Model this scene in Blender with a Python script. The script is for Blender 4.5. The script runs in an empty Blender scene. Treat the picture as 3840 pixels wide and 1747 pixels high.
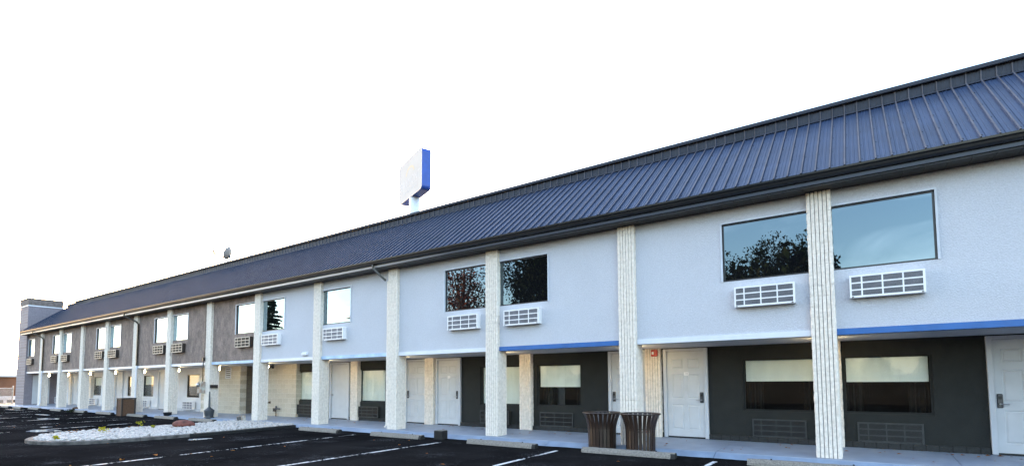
import bpy, math, random
import numpy as np
from mathutils import Vector, Matrix
R = math.radians
random.seed(7)
rng = np.random.default_rng(11)
SC = bpy.context.scene
COL = SC.collection

# ------------------------------------------------------------------ materials
def _nt(name):
    m = bpy.data.materials.new(name); m.use_nodes = True
    nt = m.node_tree; n = nt.nodes; b = n['Principled BSDF']
    return m, nt, n, nt.links, b

def mat(name, col, rough=0.6, var=0.08, vscale=3.0, bump=0.0, bscale=60.0, metal=0.0, spec=0.5, col2=None, coat=0.0, stretch=None, grain=0.0, gscale=38):
    """painted / cast surface: base colour with mottling at two scales and an optional fine bump"""
    m, nt, n, L, b = _nt(name)
    g = n.new('ShaderNodeNewGeometry')
    src = g.outputs['Position']
    if stretch:
        mp = n.new('ShaderNodeMapping'); mp.inputs['Scale'].default_value = stretch
        L.new(src, mp.inputs[0]); src = mp.outputs[0]
    no = n.new('ShaderNodeTexNoise'); no.inputs['Scale'].default_value = vscale; no.inputs['Detail'].default_value = 6
    L.new(src, no.inputs['Vector'])
    r = n.new('ShaderNodeValToRGB')
    c2 = col2 or tuple(max(0, c * (1 - 2.2 * var)) for c in col)
    c1 = tuple(min(1, c * (1 + var)) for c in col)
    r.color_ramp.elements[0].position = .3; r.color_ramp.elements[0].color = (*c2, 1)
    r.color_ramp.elements[1].position = .7; r.color_ramp.elements[1].color = (*c1, 1)
    L.new(no.outputs[0], r.inputs[0]); L.new(r.outputs[0], b.inputs['Base Color'])
    if grain:
        ng = n.new('ShaderNodeTexNoise'); ng.inputs['Scale'].default_value = gscale; ng.inputs['Detail'].default_value = 4; ng.inputs['Roughness'].default_value = .7
        L.new(g.outputs['Position'], ng.inputs['Vector'])
        rg = n.new('ShaderNodeValToRGB'); rg.color_ramp.elements[0].position = .35; rg.color_ramp.elements[0].color = (1 - grain,) * 3 + (1,)
        rg.color_ramp.elements[1].position = .65
        L.new(ng.outputs[0], rg.inputs[0])
        mg = n.new('ShaderNodeMix'); mg.data_type = 'RGBA'; mg.blend_type = 'MULTIPLY'; mg.inputs[0].default_value = 1
        L.new(r.outputs[0], mg.inputs[6]); L.new(rg.outputs[0], mg.inputs[7]); L.new(mg.outputs[2], b.inputs['Base Color'])
    b.inputs['Roughness'].default_value = rough; b.inputs['Metallic'].default_value = metal
    b.inputs['Specular IOR Level'].default_value = spec
    if coat: b.inputs['Coat Weight'].default_value = coat; b.inputs['Coat Roughness'].default_value = .12; b.inputs['Coat IOR'].default_value = 2.0
    if bump:
        nb = n.new('ShaderNodeTexNoise'); nb.inputs['Scale'].default_value = bscale; nb.inputs['Detail'].default_value = 3
        L.new(g.outputs['Position'], nb.inputs['Vector'])
        bp = n.new('ShaderNodeBump'); bp.inputs['Strength'].default_value = bump; bp.inputs['Distance'].default_value = .02
        L.new(nb.outputs[0], bp.inputs['Height']); L.new(bp.outputs[0], b.inputs['Normal'])
    return m

def block_mat(name, c1, c2, mortar, axis='x', bw=.406, bh=.2032, mw=.012, bump=.6, rough=.85, zoff=0.0):
    """split-faced concrete block laid on a wall running along x (or y)"""
    m, nt, n, L, b = _nt(name)
    g = n.new('ShaderNodeNewGeometry'); s = n.new('ShaderNodeSeparateXYZ'); c = n.new('ShaderNodeCombineXYZ')
    L.new(g.outputs['Position'], s.inputs[0])
    L.new(s.outputs[0 if axis == 'x' else 1], c.inputs[0])
    ad = n.new('ShaderNodeMath'); ad.operation = 'ADD'; ad.inputs[1].default_value = zoff
    L.new(s.outputs[2], ad.inputs[0]); L.new(ad.outputs[0], c.inputs[1])
    br = n.new('ShaderNodeTexBrick'); br.inputs['Scale'].default_value = 1
    br.inputs['Brick Width'].default_value = bw; br.inputs['Row Height'].default_value = bh
    br.inputs['Mortar Size'].default_value = mw; br.inputs['Mortar Smooth'].default_value = .2
    br.inputs['Color1'].default_value = (*c1, 1); br.inputs['Color2'].default_value = (*c2, 1); br.inputs['Mortar'].default_value = (*mortar, 1)
    L.new(c.outputs[0], br.inputs['Vector'])
    no = n.new('ShaderNodeTexNoise'); no.inputs['Scale'].default_value = 30; no.inputs['Detail'].default_value = 6
    L.new(g.outputs['Position'], no.inputs['Vector'])
    mx = n.new('ShaderNodeMix'); mx.data_type = 'RGBA'; mx.blend_type = 'MULTIPLY'; mx.inputs[0].default_value = .45
    rr = n.new('ShaderNodeValToRGB'); rr.color_ramp.elements[0].position = .3; rr.color_ramp.elements[0].color = (.35, .35, .35, 1)
    rr.color_ramp.elements[1].position = .62
    L.new(no.outputs[0], rr.inputs[0]); L.new(br.outputs[0], mx.inputs[6]); L.new(rr.outputs[0], mx.inputs[7])
    L.new(mx.outputs[2], b.inputs['Base Color']); b.inputs['Roughness'].default_value = rough
    ma = n.new('ShaderNodeMath'); ma.operation = 'MULTIPLY_ADD'; ma.inputs[1].default_value = -1.2
    L.new(br.outputs['Fac'], ma.inputs[0]); L.new(no.outputs[0], ma.inputs[2])
    bp = n.new('ShaderNodeBump'); bp.inputs['Strength'].default_value = bump; bp.inputs['Distance'].default_value = .02
    L.new(ma.outputs[0], bp.inputs['Height']); L.new(bp.outputs[0], b.inputs['Normal'])
    return m

def glass_mat(name, dark=None, gain=1.8, wob=.02, power=5):
    """window glass: mirror reflection by Fresnel over a dark room (dark given) or over what stands behind"""
    m, nt, n, L, b = _nt(name)
    out = n['Material Output']
    lw = n.new('ShaderNodeLayerWeight')            # Schlick's Fresnel curve, the same from either side of the pane
    pw = n.new('ShaderNodeMath'); pw.operation = 'POWER'; pw.inputs[1].default_value = power; L.new(lw.outputs['Facing'], pw.inputs[0])
    fr = n.new('ShaderNodeMath'); fr.operation = 'MULTIPLY_ADD'; fr.inputs[1].default_value = .957; fr.inputs[2].default_value = .043; L.new(pw.outputs[0], fr.inputs[0])
    mu = n.new('ShaderNodeMath'); mu.operation = 'MULTIPLY'; mu.inputs[1].default_value = gain; mu.use_clamp = True
    L.new(fr.outputs[0], mu.inputs[0])
    gl = n.new('ShaderNodeBsdfGlossy'); gl.inputs['Roughness'].default_value = .005; gl.inputs['Color'].default_value = (.68, .88, 1, 1) if dark else (.9, .95, 1, 1)
    g = n.new('ShaderNodeNewGeometry'); no = n.new('ShaderNodeTexNoise'); no.inputs['Scale'].default_value = 1.3; no.inputs['Detail'].default_value = 1
    L.new(g.outputs['Position'], no.inputs['Vector'])
    bp = n.new('ShaderNodeBump'); bp.inputs['Strength'].default_value = wob; bp.inputs['Distance'].default_value = .05
    L.new(no.outputs[0], bp.inputs['Height']); L.new(bp.outputs[0], gl.inputs['Normal'])
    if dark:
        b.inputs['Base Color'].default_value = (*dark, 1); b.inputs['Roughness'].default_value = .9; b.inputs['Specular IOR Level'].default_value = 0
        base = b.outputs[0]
    else:
        tr = n.new('ShaderNodeBsdfTransparent'); tr.inputs[0].default_value = (.95, .97, .96, 1); base = tr.outputs[0]
    mx = n.new('ShaderNodeMixShader'); L.new(mu.outputs[0], mx.inputs[0]); L.new(base, mx.inputs[1]); L.new(gl.outputs[0], mx.inputs[2])
    L.new(mx.outputs[0], out.inputs[0])
    return m

def emit_mat(name, col, strength):
    m, nt, n, L, b = _nt(name)
    b.inputs['Base Color'].default_value = (.8, .8, .8, 1)
    b.inputs['Emission Color'].default_value = (*col, 1); b.inputs['Emission Strength'].default_value = strength
    return m

def worn_paint(name, col, thr=.5, scale=14):
    """thin road paint, worn through to the asphalt below in patches"""
    m, nt, n, L, b = _nt(name)
    out = n['Material Output']
    b.inputs['Base Color'].default_value = (*col, 1); b.inputs['Roughness'].default_value = .7
    g = n.new('ShaderNodeNewGeometry'); no = n.new('ShaderNodeTexNoise'); no.inputs['Scale'].default_value = scale; no.inputs['Detail'].default_value = 5; no.inputs['Roughness'].default_value = .7
    L.new(g.outputs['Position'], no.inputs['Vector'])
    n2 = n.new('ShaderNodeTexNoise'); n2.inputs['Scale'].default_value = 1.1; L.new(g.outputs['Position'], n2.inputs['Vector'])
    ad = n.new('ShaderNodeMath'); ad.operation = 'ADD'; L.new(no.outputs[0], ad.inputs[0]); L.new(n2.outputs[0], ad.inputs[1])
    gt = n.new('ShaderNodeMath'); gt.operation = 'GREATER_THAN'; gt.inputs[1].default_value = thr * 2
    L.new(ad.outputs[0], gt.inputs[0])
    tr = n.new('ShaderNodeBsdfTransparent'); mx = n.new('ShaderNodeMixShader')
    L.new(gt.outputs[0], mx.inputs[0]); L.new(b.outputs[0], mx.inputs[1]); L.new(tr.outputs[0], mx.inputs[2]); L.new(mx.outputs[0], out.inputs[0])
    return m

def asphalt_mat():
    m, nt, n, L, b = _nt('sealed_asphalt')
    g = n.new('ShaderNodeNewGeometry')
    def noise(sc, det=5, rough=.6):
        t = n.new('ShaderNodeTexNoise'); t.inputs['Scale'].default_value = sc; t.inputs['Detail'].default_value = det; t.inputs['Roughness'].default_value = rough
        L.new(g.outputs['Position'], t.inputs['Vector']); return t
    def ramp(src, p0, c0, p1, c1):
        r = n.new('ShaderNodeValToRGB'); r.color_ramp.elements[0].position = p0; r.color_ramp.elements[0].color = (*c0, 1)
        r.color_ramp.elements[1].position = p1; r.color_ramp.elements[1].color = (*c1, 1); L.new(src, r.inputs[0]); return r
    big = ramp(noise(.45, 4).outputs[0], .35, (.009, .0088, .0092), .7, (.021, .0198, .0198))
    fine = ramp(noise(70, 3).outputs[0], .3, (.55,) * 3, .75, (1.3,) * 3)
    mx = n.new('ShaderNodeMix'); mx.data_type = 'RGBA'; mx.blend_type = 'MULTIPLY'; mx.inputs[0].default_value = 1
    L.new(big.outputs[0], mx.inputs[6]); L.new(fine.outputs[0], mx.inputs[7])
    # bare pale grit showing through the sealer: small specks that gather in patches
    sp = noise(48, 3, .75); pa = noise(.8, 3); ad = n.new('ShaderNodeMath'); ad.operation = 'MULTIPLY_ADD'; ad.inputs[1].default_value = .55
    L.new(pa.outputs[0], ad.inputs[0]); L.new(sp.outputs[0], ad.inputs[2])
    sr = ramp(ad.outputs[0], .985, (0,) * 3, 1.0, (1,) * 3)
    sr.color_ramp.elements[0].position = .935
    m2 = n.new('ShaderNodeMix'); m2.data_type = 'RGBA'; L.new(sr.outputs[0], m2.inputs[0]); L.new(mx.outputs[2], m2.inputs[6]); m2.inputs[7].default_value = (.16, .16, .17, 1)
    L.new(m2.outputs[2], b.inputs['Base Color'])
    b.inputs['Roughness'].default_value = .85; b.inputs['Specular IOR Level'].default_value = .0
    bp = n.new('ShaderNodeBump'); bp.inputs['Strength'].default_value = .5; bp.inputs['Distance'].default_value = .01
    L.new(noise(110, 2).outputs[0], bp.inputs['Height']); L.new(bp.outputs[0], b.inputs['Normal'])
    return m

def leaf_mat(name, cols):
    m, nt, n, L, b = _nt(name)
    g = n.new('ShaderNodeNewGeometry'); no = n.new('ShaderNodeTexNoise'); no.inputs['Scale'].default_value = .7; no.inputs['Detail'].default_value = 4
    L.new(g.outputs['Position'], no.inputs['Vector'])
    r = n.new('ShaderNodeValToRGB')
    for i, c in enumerate(cols):
        p = .3 + .4 * i / (len(cols) - 1)
        e = r.color_ramp.elements[i] if i < 2 else r.color_ramp.elements.new(p)
        e.position = p; e.color = (*c, 1)
    L.new(no.outputs[0], r.inputs[0]); L.new(r.outputs[0], b.inputs['Base Color']); b.inputs['Roughness'].default_value = .9; b.inputs['Specular IOR Level'].default_value = 0
    return m

M = dict(
    stucco=mat('pale_blue_stucco', (.555, .565, .615), .9, .02, .8, .7, 45, grain=.15),
    stucco_brown=mat('grey_brown_stucco', (.30, .23, .20), .9, .16, 5, 1.0, 40, stretch=(1, 1, .6), grain=.35, gscale=22),
    pier=mat('cream_split_face_block', (.83, .75, .67), .9, .06, 14, .9, 45, col2=(.69, .62, .545)),
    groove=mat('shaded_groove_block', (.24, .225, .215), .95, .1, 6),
    charcoal=mat('charcoal_wall_paint', (.0125, .0138, .0126), .8, .07, 4, .35, 70),
    white_wall=mat('white_wall_paint', (.66, .655, .67), .75, .04, 3, .3, 60),
    base_block=block_mat('charcoal_block_base', (.030, .031, .031), (.024, .026, .026), (.012, .012, .012), bw=.2, bh=.5, mw=.01),
    base_white=block_mat('white_block_base', (.62, .63, .66), (.56, .57, .6), (.3, .3, .3), bw=.2, bh=.5, mw=.01),
    block_cream=block_mat('cream_block_wall', (.60, .535, .43), (.53, .47, .37), (.72, .67, .58), mw=.009),
    block_dark=block_mat('umber_block_wall', (.20, .17, .14), (.17, .15, .12), (.13, .11, .09), 'y', mw=.009),
    block_grey=block_mat('grey_block_wall', (.36, .295, .295), (.30, .245, .25), (.45, .42, .43), bw=3.2, mw=.012, bump=.9),
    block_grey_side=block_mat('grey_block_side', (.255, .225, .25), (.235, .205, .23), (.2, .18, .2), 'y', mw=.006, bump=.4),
    cap=mat('umber_cap_course', (.16, .13, .12), .85, .2, 6, .5, 40),
    white=mat('white_enamel', (.78, .77, .78), .35, .03, 5),
    door=mat('white_door_paint', (.54, .555, .58), .42, .03, 4),
    door_frame=mat('pale_grey_frame_paint', (.52, .54, .58), .4, .03, 4),
    band_blue=mat('blue_trim_paint', (.020, .115, .36), .45, .06, 5),
    band_white=mat('white_trim_paint', (.66, .68, .73), .45, .03, 5),
    band_light=mat('faded_blue_trim_paint', (.42, .58, .78), .5, .12, 3),
    soffit_low=mat('pale_ceiling_paint', (.46, .47, .50), .6, .04, 3),
    navy_metal=mat('navy_metal_roofing', (.026, .045, .094), .5, .10, 1.6, spec=.35),
    navy_trim=mat('dark_navy_trim', (.020, .026, .044), .35, .08, 3, spec=.5),
    black_gutter=mat('black_gutter_metal', (.010, .011, .014), .28, .08, 3, spec=.5),
    soffit=mat('black_soffit_panel', (.012, .013, .017), .5, .1, 2),
    parapet=mat('slate_metal_panel', (.024, .028, .042), .5, .12, 2, spec=.3),
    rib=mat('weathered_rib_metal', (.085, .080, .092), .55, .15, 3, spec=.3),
    rib_side=mat('shaded_rib_flank', (.018, .029, .060), .6, .1, 3, spec=.2),  # right flank of each rib, its shade put into the colour
    screw=mat('dark_screw_head', (.008, .008, .012), .5),
    frame=mat('dark_bronze_frame', (.012, .010, .010), .35, .1, 5),
    trim=mat('pale_window_trim', (.55, .58, .64), .5, .05, 5),
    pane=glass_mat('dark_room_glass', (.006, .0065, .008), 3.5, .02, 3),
    pane_clear=glass_mat('clear_glass', None, 1.0),
    blind=mat('cream_roller_blind', (.86, .87, .82), .8, .03, 6, stretch=(1, 1, .2)),
    curtain=mat('brown_curtain', (.0042, .0042, .0036), .9, .3, 8, stretch=(3, 1, .1)),
    room=mat('dim_room_wall', (.003, .0028, .0025), .9, .2, 2),
    metal=mat('brushed_steel', (.42, .42, .43), .3, .05, 12, metal=1),
    lock=mat('dark_steel_lock', (.10, .10, .11), .35, .1, 9, metal=.8),
    black=mat('black_plastic', (.010, .010, .011), .45, .1, 8),
    asphalt=asphalt_mat(),
    walk=mat('blue_grey_painted_concrete', (.275, .315, .385), .5, .10, 2.2, .15, 50, col2=(.22, .255, .33), spec=.45),
    apron=mat('blue_painted_apron', (.22, .285, .39), .55, .10, 3, .15, 50, spec=.4),
    concrete=mat('weathered_concrete', (.27, .245, .215), .9, .25, 38, .8, 70, col2=(.17, .155, .138), grain=.3, gscale=90),
    kerb=mat('grey_concrete_kerb', (.115, .105, .097), .9, .3, 5, .5, 50),
    kerb_tar=mat('tar_coated_kerb', (.008, .008, .008), .75, .2, 8, .5, 50),
    pebble=mat('white_river_pebble', (.50, .455, .42), .7, .12, 25, col2=(.27, .25, .235)),
    soil=mat('pale_gravel_bed', (.10, .095, .088), .95, .3, 20),
    rock=mat('red_brown_stone', (.17, .052, .036), .8, .3, 7, .6, 30),
    rock_brown=mat('brown_stone', (.12, .07, .045), .9, .3, 7, .6, 30),
    bin=mat('brown_powder_coat', (.032, .018, .013), .38, .1, 6, spec=.5),
    aggregate=mat('exposed_aggregate', (.125, .065, .036), .9, .35, 55, 1.0, 80, col2=(.05, .03, .02)),
    bin_edge=mat('dark_bin_edge', (.028, .018, .014), .6, .1, 5),
    pot=mat('black_tub_plastic', (.018, .018, .02), .5, .1, 5),
    urn=mat('graphite_plastic', (.045, .05, .058), .42, .08, 5),
    meter_box=mat('rusty_grey_metal', (.36, .36, .33), .6, .3, 6, col2=(.22, .12, .07)),
    red=mat('red_alarm_plastic', (.42, .012, .012), .35, .05, 5),
    paint=worn_paint('worn_white_paint', (.62, .62, .63), .495),
    sign_white=mat('white_sign_face', (.495, .49, .485), .9, .02, 1, spec=.05),
    sign_text=mat('faint_sign_lettering', (.55, .55, .56), .9, .01, 1, spec=.05),
    sign_blue=mat('blue_sign_side', (.005, .05, .30), .45, .08, 3),
    sign_logo=mat('faint_cream_emblem', (.56, .50, .40), .9, .01, 1, spec=.05),
    dish=mat('grey_dish_metal', (.24, .22, .22), .5, .08, 4),
    galv=mat('galvanised_metal', (.34, .32, .30), .45, .15, 6, metal=.5),
    shed_wall=mat('russet_brick_wall', (.20, .085, .045), .9, .15, .6),
    shed_roof=mat('pale_flat_roof', (.66, .60, .55), .8, .1, .5),
    dirt=mat('ochre_dry_ground', (.22, .14, .06), .95, .3, .4),
    field=mat('dull_ground', (.09, .085, .07), .95, .3, .1),
    bark=mat('grey_brown_bark', (.06, .045, .035), .95, .3, 5),
    fence_wood=mat('dark_board_fence', (.010, .0075, .006), .9, .3, 3, stretch=(4, 1, .2)),
    lamp=emit_mat('lit_lamp_globe', (1.0, .78, .42), 8),
    water=mat('standing_water', (.30, .33, .36), .04, .0, 3, spec=1.0),
    leaf_y=leaf_mat('yellow_leaves', [(.30, .24, .015), (.36, .32, .03), (.16, .19, .025)]),
    leaf_fall=leaf_mat('fallen_leaves', [(.16, .06, .03), (.30, .12, .04), (.42, .24, .06)]),
    leaf_dark=leaf_mat('dark_green_foliage', [(.006, .010, .004), (.012, .016, .006), (.026, .022, .010)]),
    leaf_red=leaf_mat('autumn_red_foliage', [(.030, .034, .014), (.12, .035, .018), (.24, .05, .02)]),
    leaf_con=leaf_mat('conifer_foliage', [(.012, .018, .012), (.02, .028, .016), (.03, .036, .02)]),
    leaf_far=leaf_mat('sunny_far_foliage', [(.16, .13, .03), (.26, .21, .05), (.34, .26, .06)]),
)

# ------------------------------------------------------------------ mesh builder
class MB:
    def __init__(s): s.v = []; s.f = []; s.m = []
    def add(s, vs, fs, m=0):
        o = len(s.v); s.v.extend(vs)
        for f in fs: s.f.append(tuple(i + o for i in f)); s.m.append(m)
        return s
    def quad(s, a, b, c, d, m=0): return s.add([a, b, c, d], [(0, 1, 2, 3)], m)
    def box(s, x0, x1, y0, y1, z0, z1, m=0, bev=0.0):
        if bev <= 0:
            vs = [(x, y, z) for z in (z0, z1) for y in (y0, y1) for x in (x0, x1)]
            fs = [(0, 2, 3, 1), (4, 5, 7, 6), (0, 1, 5, 4), (2, 6, 7, 3), (0, 4, 6, 2), (1, 3, 7, 5)]
            return s.add(vs, fs, m)
        b = min(bev, (x1 - x0) * .45, (y1 - y0) * .45, (z1 - z0) * .45)
        vs = []; 
        for z in (z0, z1):
            for y in (y0, y1):
                for x in (x0, x1):
                    ix = b if x == x0 else -b; iy = b if y == y0 else -b; iz = b if z == z0 else -b
                    vs += [(x, y + iy, z + iz), (x + ix, y, z + iz), (x + ix, y + iy, z)]
        def V(i, k): return i * 3 + k
        # corner index = zi*4+yi*2+xi ; k: 0 on x face, 1 on y face, 2 on z face
        fs = [(V(0,0),V(4,0),V(6,0),V(2,0)), (V(1,0),V(3,0),V(7,0),V(5,0)), (V(0,1),V(1,1),V(5,1),V(4,1)), (V(2,1),V(6,1),V(7,1),V(3,1)),
              (V(0,2),V(2,2),V(3,2),V(1,2)), (V(4,2),V(5,2),V(7,2),V(6,2))]
        E = [(0,4,0,1),(1,5,0,1),(2,6,0,1),(3,7,0,1),(0,2,0,2),(1,3,0,2),(4,6,0,2),(5,7,0,2),(0,1,1,2),(2,3,1,2),(4,5,1,2),(6,7,1,2)]
        for a, c, k, l in E: fs.append((V(a,k), V(c,k), V(c,l), V(a,l)))
        for i in range(8): fs.append((V(i,0), V(i,1), V(i,2)))
        return s.add(vs, fs, m)
    def prism_x(s, prof, x0, x1, m=0, cap=True):
        n = len(prof)
        vs = [(x0, y, z) for y, z in prof] + [(x1, y, z) for y, z in prof]
        fs = [(i, (i + 1) % n, n + (i + 1) % n, n + i) for i in range(n)]
        if cap: fs += [tuple(range(n))[::-1], tuple(range(n, 2 * n))]
        return s.add(vs, fs, m)
    def lathe(s, prof, cx, cy, seg=24, m=0, cap=True):
        vs = []; k = len(prof)
        for r, z in prof:
            for i in range(seg):
                a = 2 * math.pi * i / seg; vs.append((cx + r * math.cos(a), cy + r * math.sin(a), z))
        fs = [(j * seg + i, j * seg + (i + 1) % seg, (j + 1) * seg + (i + 1) % seg, (j + 1) * seg + i) for j in range(k - 1) for i in range(seg)]
        if cap: fs += [tuple(range(seg))[::-1], tuple(range((k - 1) * seg, k * seg))]
        return s.add(vs, fs, m)
    def tube(s, pts, rad, seg=8, m=0, square=False):
        pts = [Vector(p) for p in pts]; n = len(pts)
        rads = rad if isinstance(rad, (list, tuple)) else [rad] * n
        vs = []
        for i, p in enumerate(pts):
            t = (pts[min(i + 1, n - 1)] - pts[max(i - 1, 0)]).normalized()
            up = Vector((0, 0, 1)) if abs(t.z) < .9 else Vector((0, 1, 0))
            a = t.cross(up).normalized(); b = a.cross(t)
            for k in range(seg):
                an = 2 * math.pi * (k + (.5 if square else 0)) / seg
                vs.append(tuple(p + (a * math.cos(an) + b * math.sin(an)) * rads[i]))
        fs = [(i * seg + k, i * seg + (k + 1) % seg, (i + 1) * seg + (k + 1) % seg, (i + 1) * seg + k) for i in range(n - 1) for k in range(seg)]
        fs += [tuple(range(seg))[::-1], tuple(range((n - 1) * seg, n * seg))]
        return s.add(vs, fs, m)
    def mesh(s, name, mats, smooth=False):
        me = bpy.data.meshes.new(name)
        me.from_pydata([tuple(map(float, v)) for v in s.v], [], s.f); me.update()
        for mm in (mats if isinstance(mats, (list, tuple)) else [mats]): me.materials.append(mm)
        if any(s.m): me.polygons.foreach_set('material_index', s.m)
        if smooth: me.polygons.foreach_set('use_smooth', [True] * len(me.polygons))
        return me
    def build(s, name, mats, parent=None, loc=(0, 0, 0), smooth=False):
        return put(name, s.mesh(name, mats, smooth), parent, loc)

def put(name, me, parent=None, loc=(0, 0, 0), rot=None):
    o = bpy.data.objects.new(name, me); COL.objects.link(o); o.location = loc
    if rot: o.rotation_euler = rot
    if parent: o.parent = parent
    return o
def empty(name, loc=(0, 0, 0), rz=0):
    o = bpy.data.objects.new(name, None); COL.objects.link(o); o.location = loc; o.rotation_euler = (0, 0, rz); o.empty_display_size = .2
    return o
def tag(o, label, cat, group=None):
    o['label'] = label; o['category'] = cat
    if group: o['group'] = group
    return o
def struct(o): o['kind'] = 'structure'; return o
def kids(o): return [c for c in COL.objects if c.parent == o]
def dup(root, loc, rz=None):
    r = root.copy(); COL.objects.link(r); r.location = loc
    if rz is not None: r.rotation_euler = (0, 0, rz)
    for ch in kids(root):
        c = ch.copy(); COL.objects.link(c); c.parent = r
        for g in kids(ch):
            d = g.copy(); COL.objects.link(d); d.parent = c
    return r

def wall_mb(x0, x1, z0, z1, y, holes, depth=.12, m=0):
    """front sheet of a wall at y with rectangular openings and their reveals"""
    b = MB()
    xs = sorted({x0, x1, *[h[0] for h in holes], *[h[1] for h in holes]}); xs = [x for x in xs if x0 <= x <= x1]
    zs = sorted({z0, z1, *[h[2] for h in holes], *[h[3] for h in holes]}); zs = [z for z in zs if z0 <= z <= z1]
    for i in range(len(xs) - 1):
        run = None
        for j in range(len(zs) - 1):
            cx = (xs[i] + xs[i + 1]) / 2; cz = (zs[j] + zs[j + 1]) / 2
            if any(h[0] < cx < h[1] and h[2] < cz < h[3] for h in holes): continue
            b.quad((xs[i], y, zs[j]), (xs[i + 1], y, zs[j]), (xs[i + 1], y, zs[j + 1]), (xs[i], y, zs[j + 1]), m)
    for a, c, p, q in holes:
        a2, c2 = max(a, x0), min(c, x1)
        Y = y + depth
        b.quad((a2, y, p), (a2, Y, p), (c2, Y, p), (c2, y, p), m); b.quad((a2, y, q), (c2, y, q), (c2, Y, q), (a2, Y, q), m)
        b.quad((a2, y, p), (a2, y, q), (a2, Y, q), (a2, Y, p), m); b.quad((c2, y, p), (c2, Y, p), (c2, Y, q), (c2, y, q), m)
    return b

# ------------------------------------------------------------------ layout constants (metres)
PITCH, PX0, PW, PD, ZT = 3.86, -.836, .403, .423, 5.011
def px(n): return PX0 - (n - 1) * PITCH           # left edge of pier n, counted from the right
NP = 13
XL, XR = -50.35, 8.2                              # ends of the building
YU, YW, YP = .111, 1.82, 1.667                    # upper wall, lower back wall, pilaster face
GZ = -.10                                         # car park level

bld = tag(empty('motel_building', (0, 0, 0)), 'long two-storey motel block with dark metal roof and fluted cream block piers', 'building')

# ------------------------------------------------------------------ piers
def pier_mesh(seed, w, d, h, name, courses=None, sides=True):
    r = random.Random(seed); b = MB()
    nc = courses or round(h / .2032); ch = h / nc
    def ring(z, inset, jit):
        P = []
        def face(p0, p1, nrm, nr):
            L = (p1 - p0); ln = L.length; t = L / ln; rw = ln / nr
            for k in range(nr):
                for q in (.10, .36, .64, .90):
                    j = r.uniform(-jit, jit) - (.004 if q in (.10, .90) else 0)
                    P.append((p0 + t * (rw * (k + q)) + nrm * (j - inset), 0))
                if k < nr - 1:
                    for q in (.925, 1.075): P.append((p0 + t * (rw * (k + q)) - nrm * .022, 1))
        face(Vector((0, 0)), Vector((w, 0)), Vector((0, -1)), 6)
        face(Vector((w, 0)), Vector((w, d)), Vector((1, 0)), 6)
        P.append((Vector((w, d)), 0)); P.append((Vector((0, d)), 0))
        face(Vector((0, d)), Vector((0, 0)), Vector((-1, 0)), 6)
        return [((p.x, p.y, z), k) for p, k in P]
    rings = []
    for c in range(nc):
        z0 = c * ch; off = r.uniform(-.002, .002)
        rings += [ring(z0 + .002, .007, 0), ring(z0 + .007, -off, .0025), ring(z0 + ch * .5, -off - .002, .004), ring(z0 + ch - .007, -off, .0025), ring(z0 + ch - .002, .007, 0)]
    n = len(rings[0])
    for rg in rings: b.v.extend([p for p, k in rg])
    for j in range(len(rings) - 1):
        for i in range(n):
            i2 = (i + 1) % n
            b.f.append((j * n + i, j * n + i2, (j + 1) * n + i2, (j + 1) * n + i))
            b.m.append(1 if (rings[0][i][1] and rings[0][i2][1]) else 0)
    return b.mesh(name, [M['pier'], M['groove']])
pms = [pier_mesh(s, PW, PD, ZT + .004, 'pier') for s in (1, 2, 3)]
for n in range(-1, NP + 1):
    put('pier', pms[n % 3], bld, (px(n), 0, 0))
pil = [pier_mesh(s, .395, .2, 2.25, 'pilaster') for s in (5, 6)]
for n in (1, 2, 3, 4, 5, 6, 7, 8, 9, 10, 11, 12, 13):
    if n in (6, 7): continue
    put('pilaster', pil[n % 2], bld, (px(n), YP, .03))

# ------------------------------------------------------------------ upper storey
WIN_R = [1, 3, 5, 6, 8, 10, 12]; WIN_L = [1, 3, 6, 8, 10, 12]
ZW0, ZW1 = 3.487, 4.706
up = []
for n in WIN_R: up.append((px(n) + PW - .1, px(n) + 1.925, 'R', n))
for n in WIN_L: up.append((px(n) - 1.57, px(n) + .1, 'L', n))
up.append((-50.2, -48.85, 'R', 14))
XS = px(6) + .2                                    # the brown stucco starts left of the sixth pier
holes = [(a, c, ZW0, ZW1) for a, c, _, _ in up]
wall_mb(XS, XR, 2.38, ZT + .02, YU, [h for h in holes if h[1] > XS + .4], .07).build('upper_wall', M['stucco'], bld)['label'] = 'pale blue stucco upper wall'
# window L of pier 6 reaches just past XS: clip to its own half
hb = [(a, min(c, XS), p, q) for a, c, p, q in holes if a < XS - .4]
wall_mb(XL, XS, 2.38, ZT + .02, YU, hb, .07).build('upper_wall', M['stucco_brown'], bld)['label'] = 'grey brown stucco upper wall'
fw = .035
def up_window(w, h, side):
    f = MB(); y0, y1 = 0, .03
    f.box(0, fw, y0, y1, 0, h, 0); f.box(w - fw, w, y0, y1, 0, h, 0); f.box(fw, w - fw, y0, y1, 0, fw, 0); f.box(fw, w - fw, y0, y1, h - fw, h, 0)
    t = MB(); o = .03                               # slim pale trim round the opening, standing proud of the stucco
    t.box(-o, w + o, -.056, -.032, h - .002, h + .028); t.box(-o, 0.002, -.056, -.032, 0, h - .003); t.box(w - .002, w + o, -.056, -.032, 0, h - .003)
    p = MB(); p.box(fw - .004, w - fw + .004, .012, .02, fw - .004, h - fw + .004)
    return f.mesh('window', M['frame']), t.mesh('trim', M['trim']), p.mesh('pane', M['pane'])
cache = {}
for a, c, s, n in up:
    w = round(c - a, 3)
    if w not in cache: cache[w] = up_window(w, ZW1 - ZW0, s)
    f, t, p = cache[w]
    o = put('window', f, bld, (a, YU + .03, ZW0)); put('pane', p, o)
    tt = put('trim', t, o)
# dark structure behind the upper wall, flat roof deck, rear wall
MB().box(XL, XR, YU + .25, 14, 2.5, 5.0).box(XL, XR, 2.35, 14, 5.0, 7.2).build('core', M['room'], bld)

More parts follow.
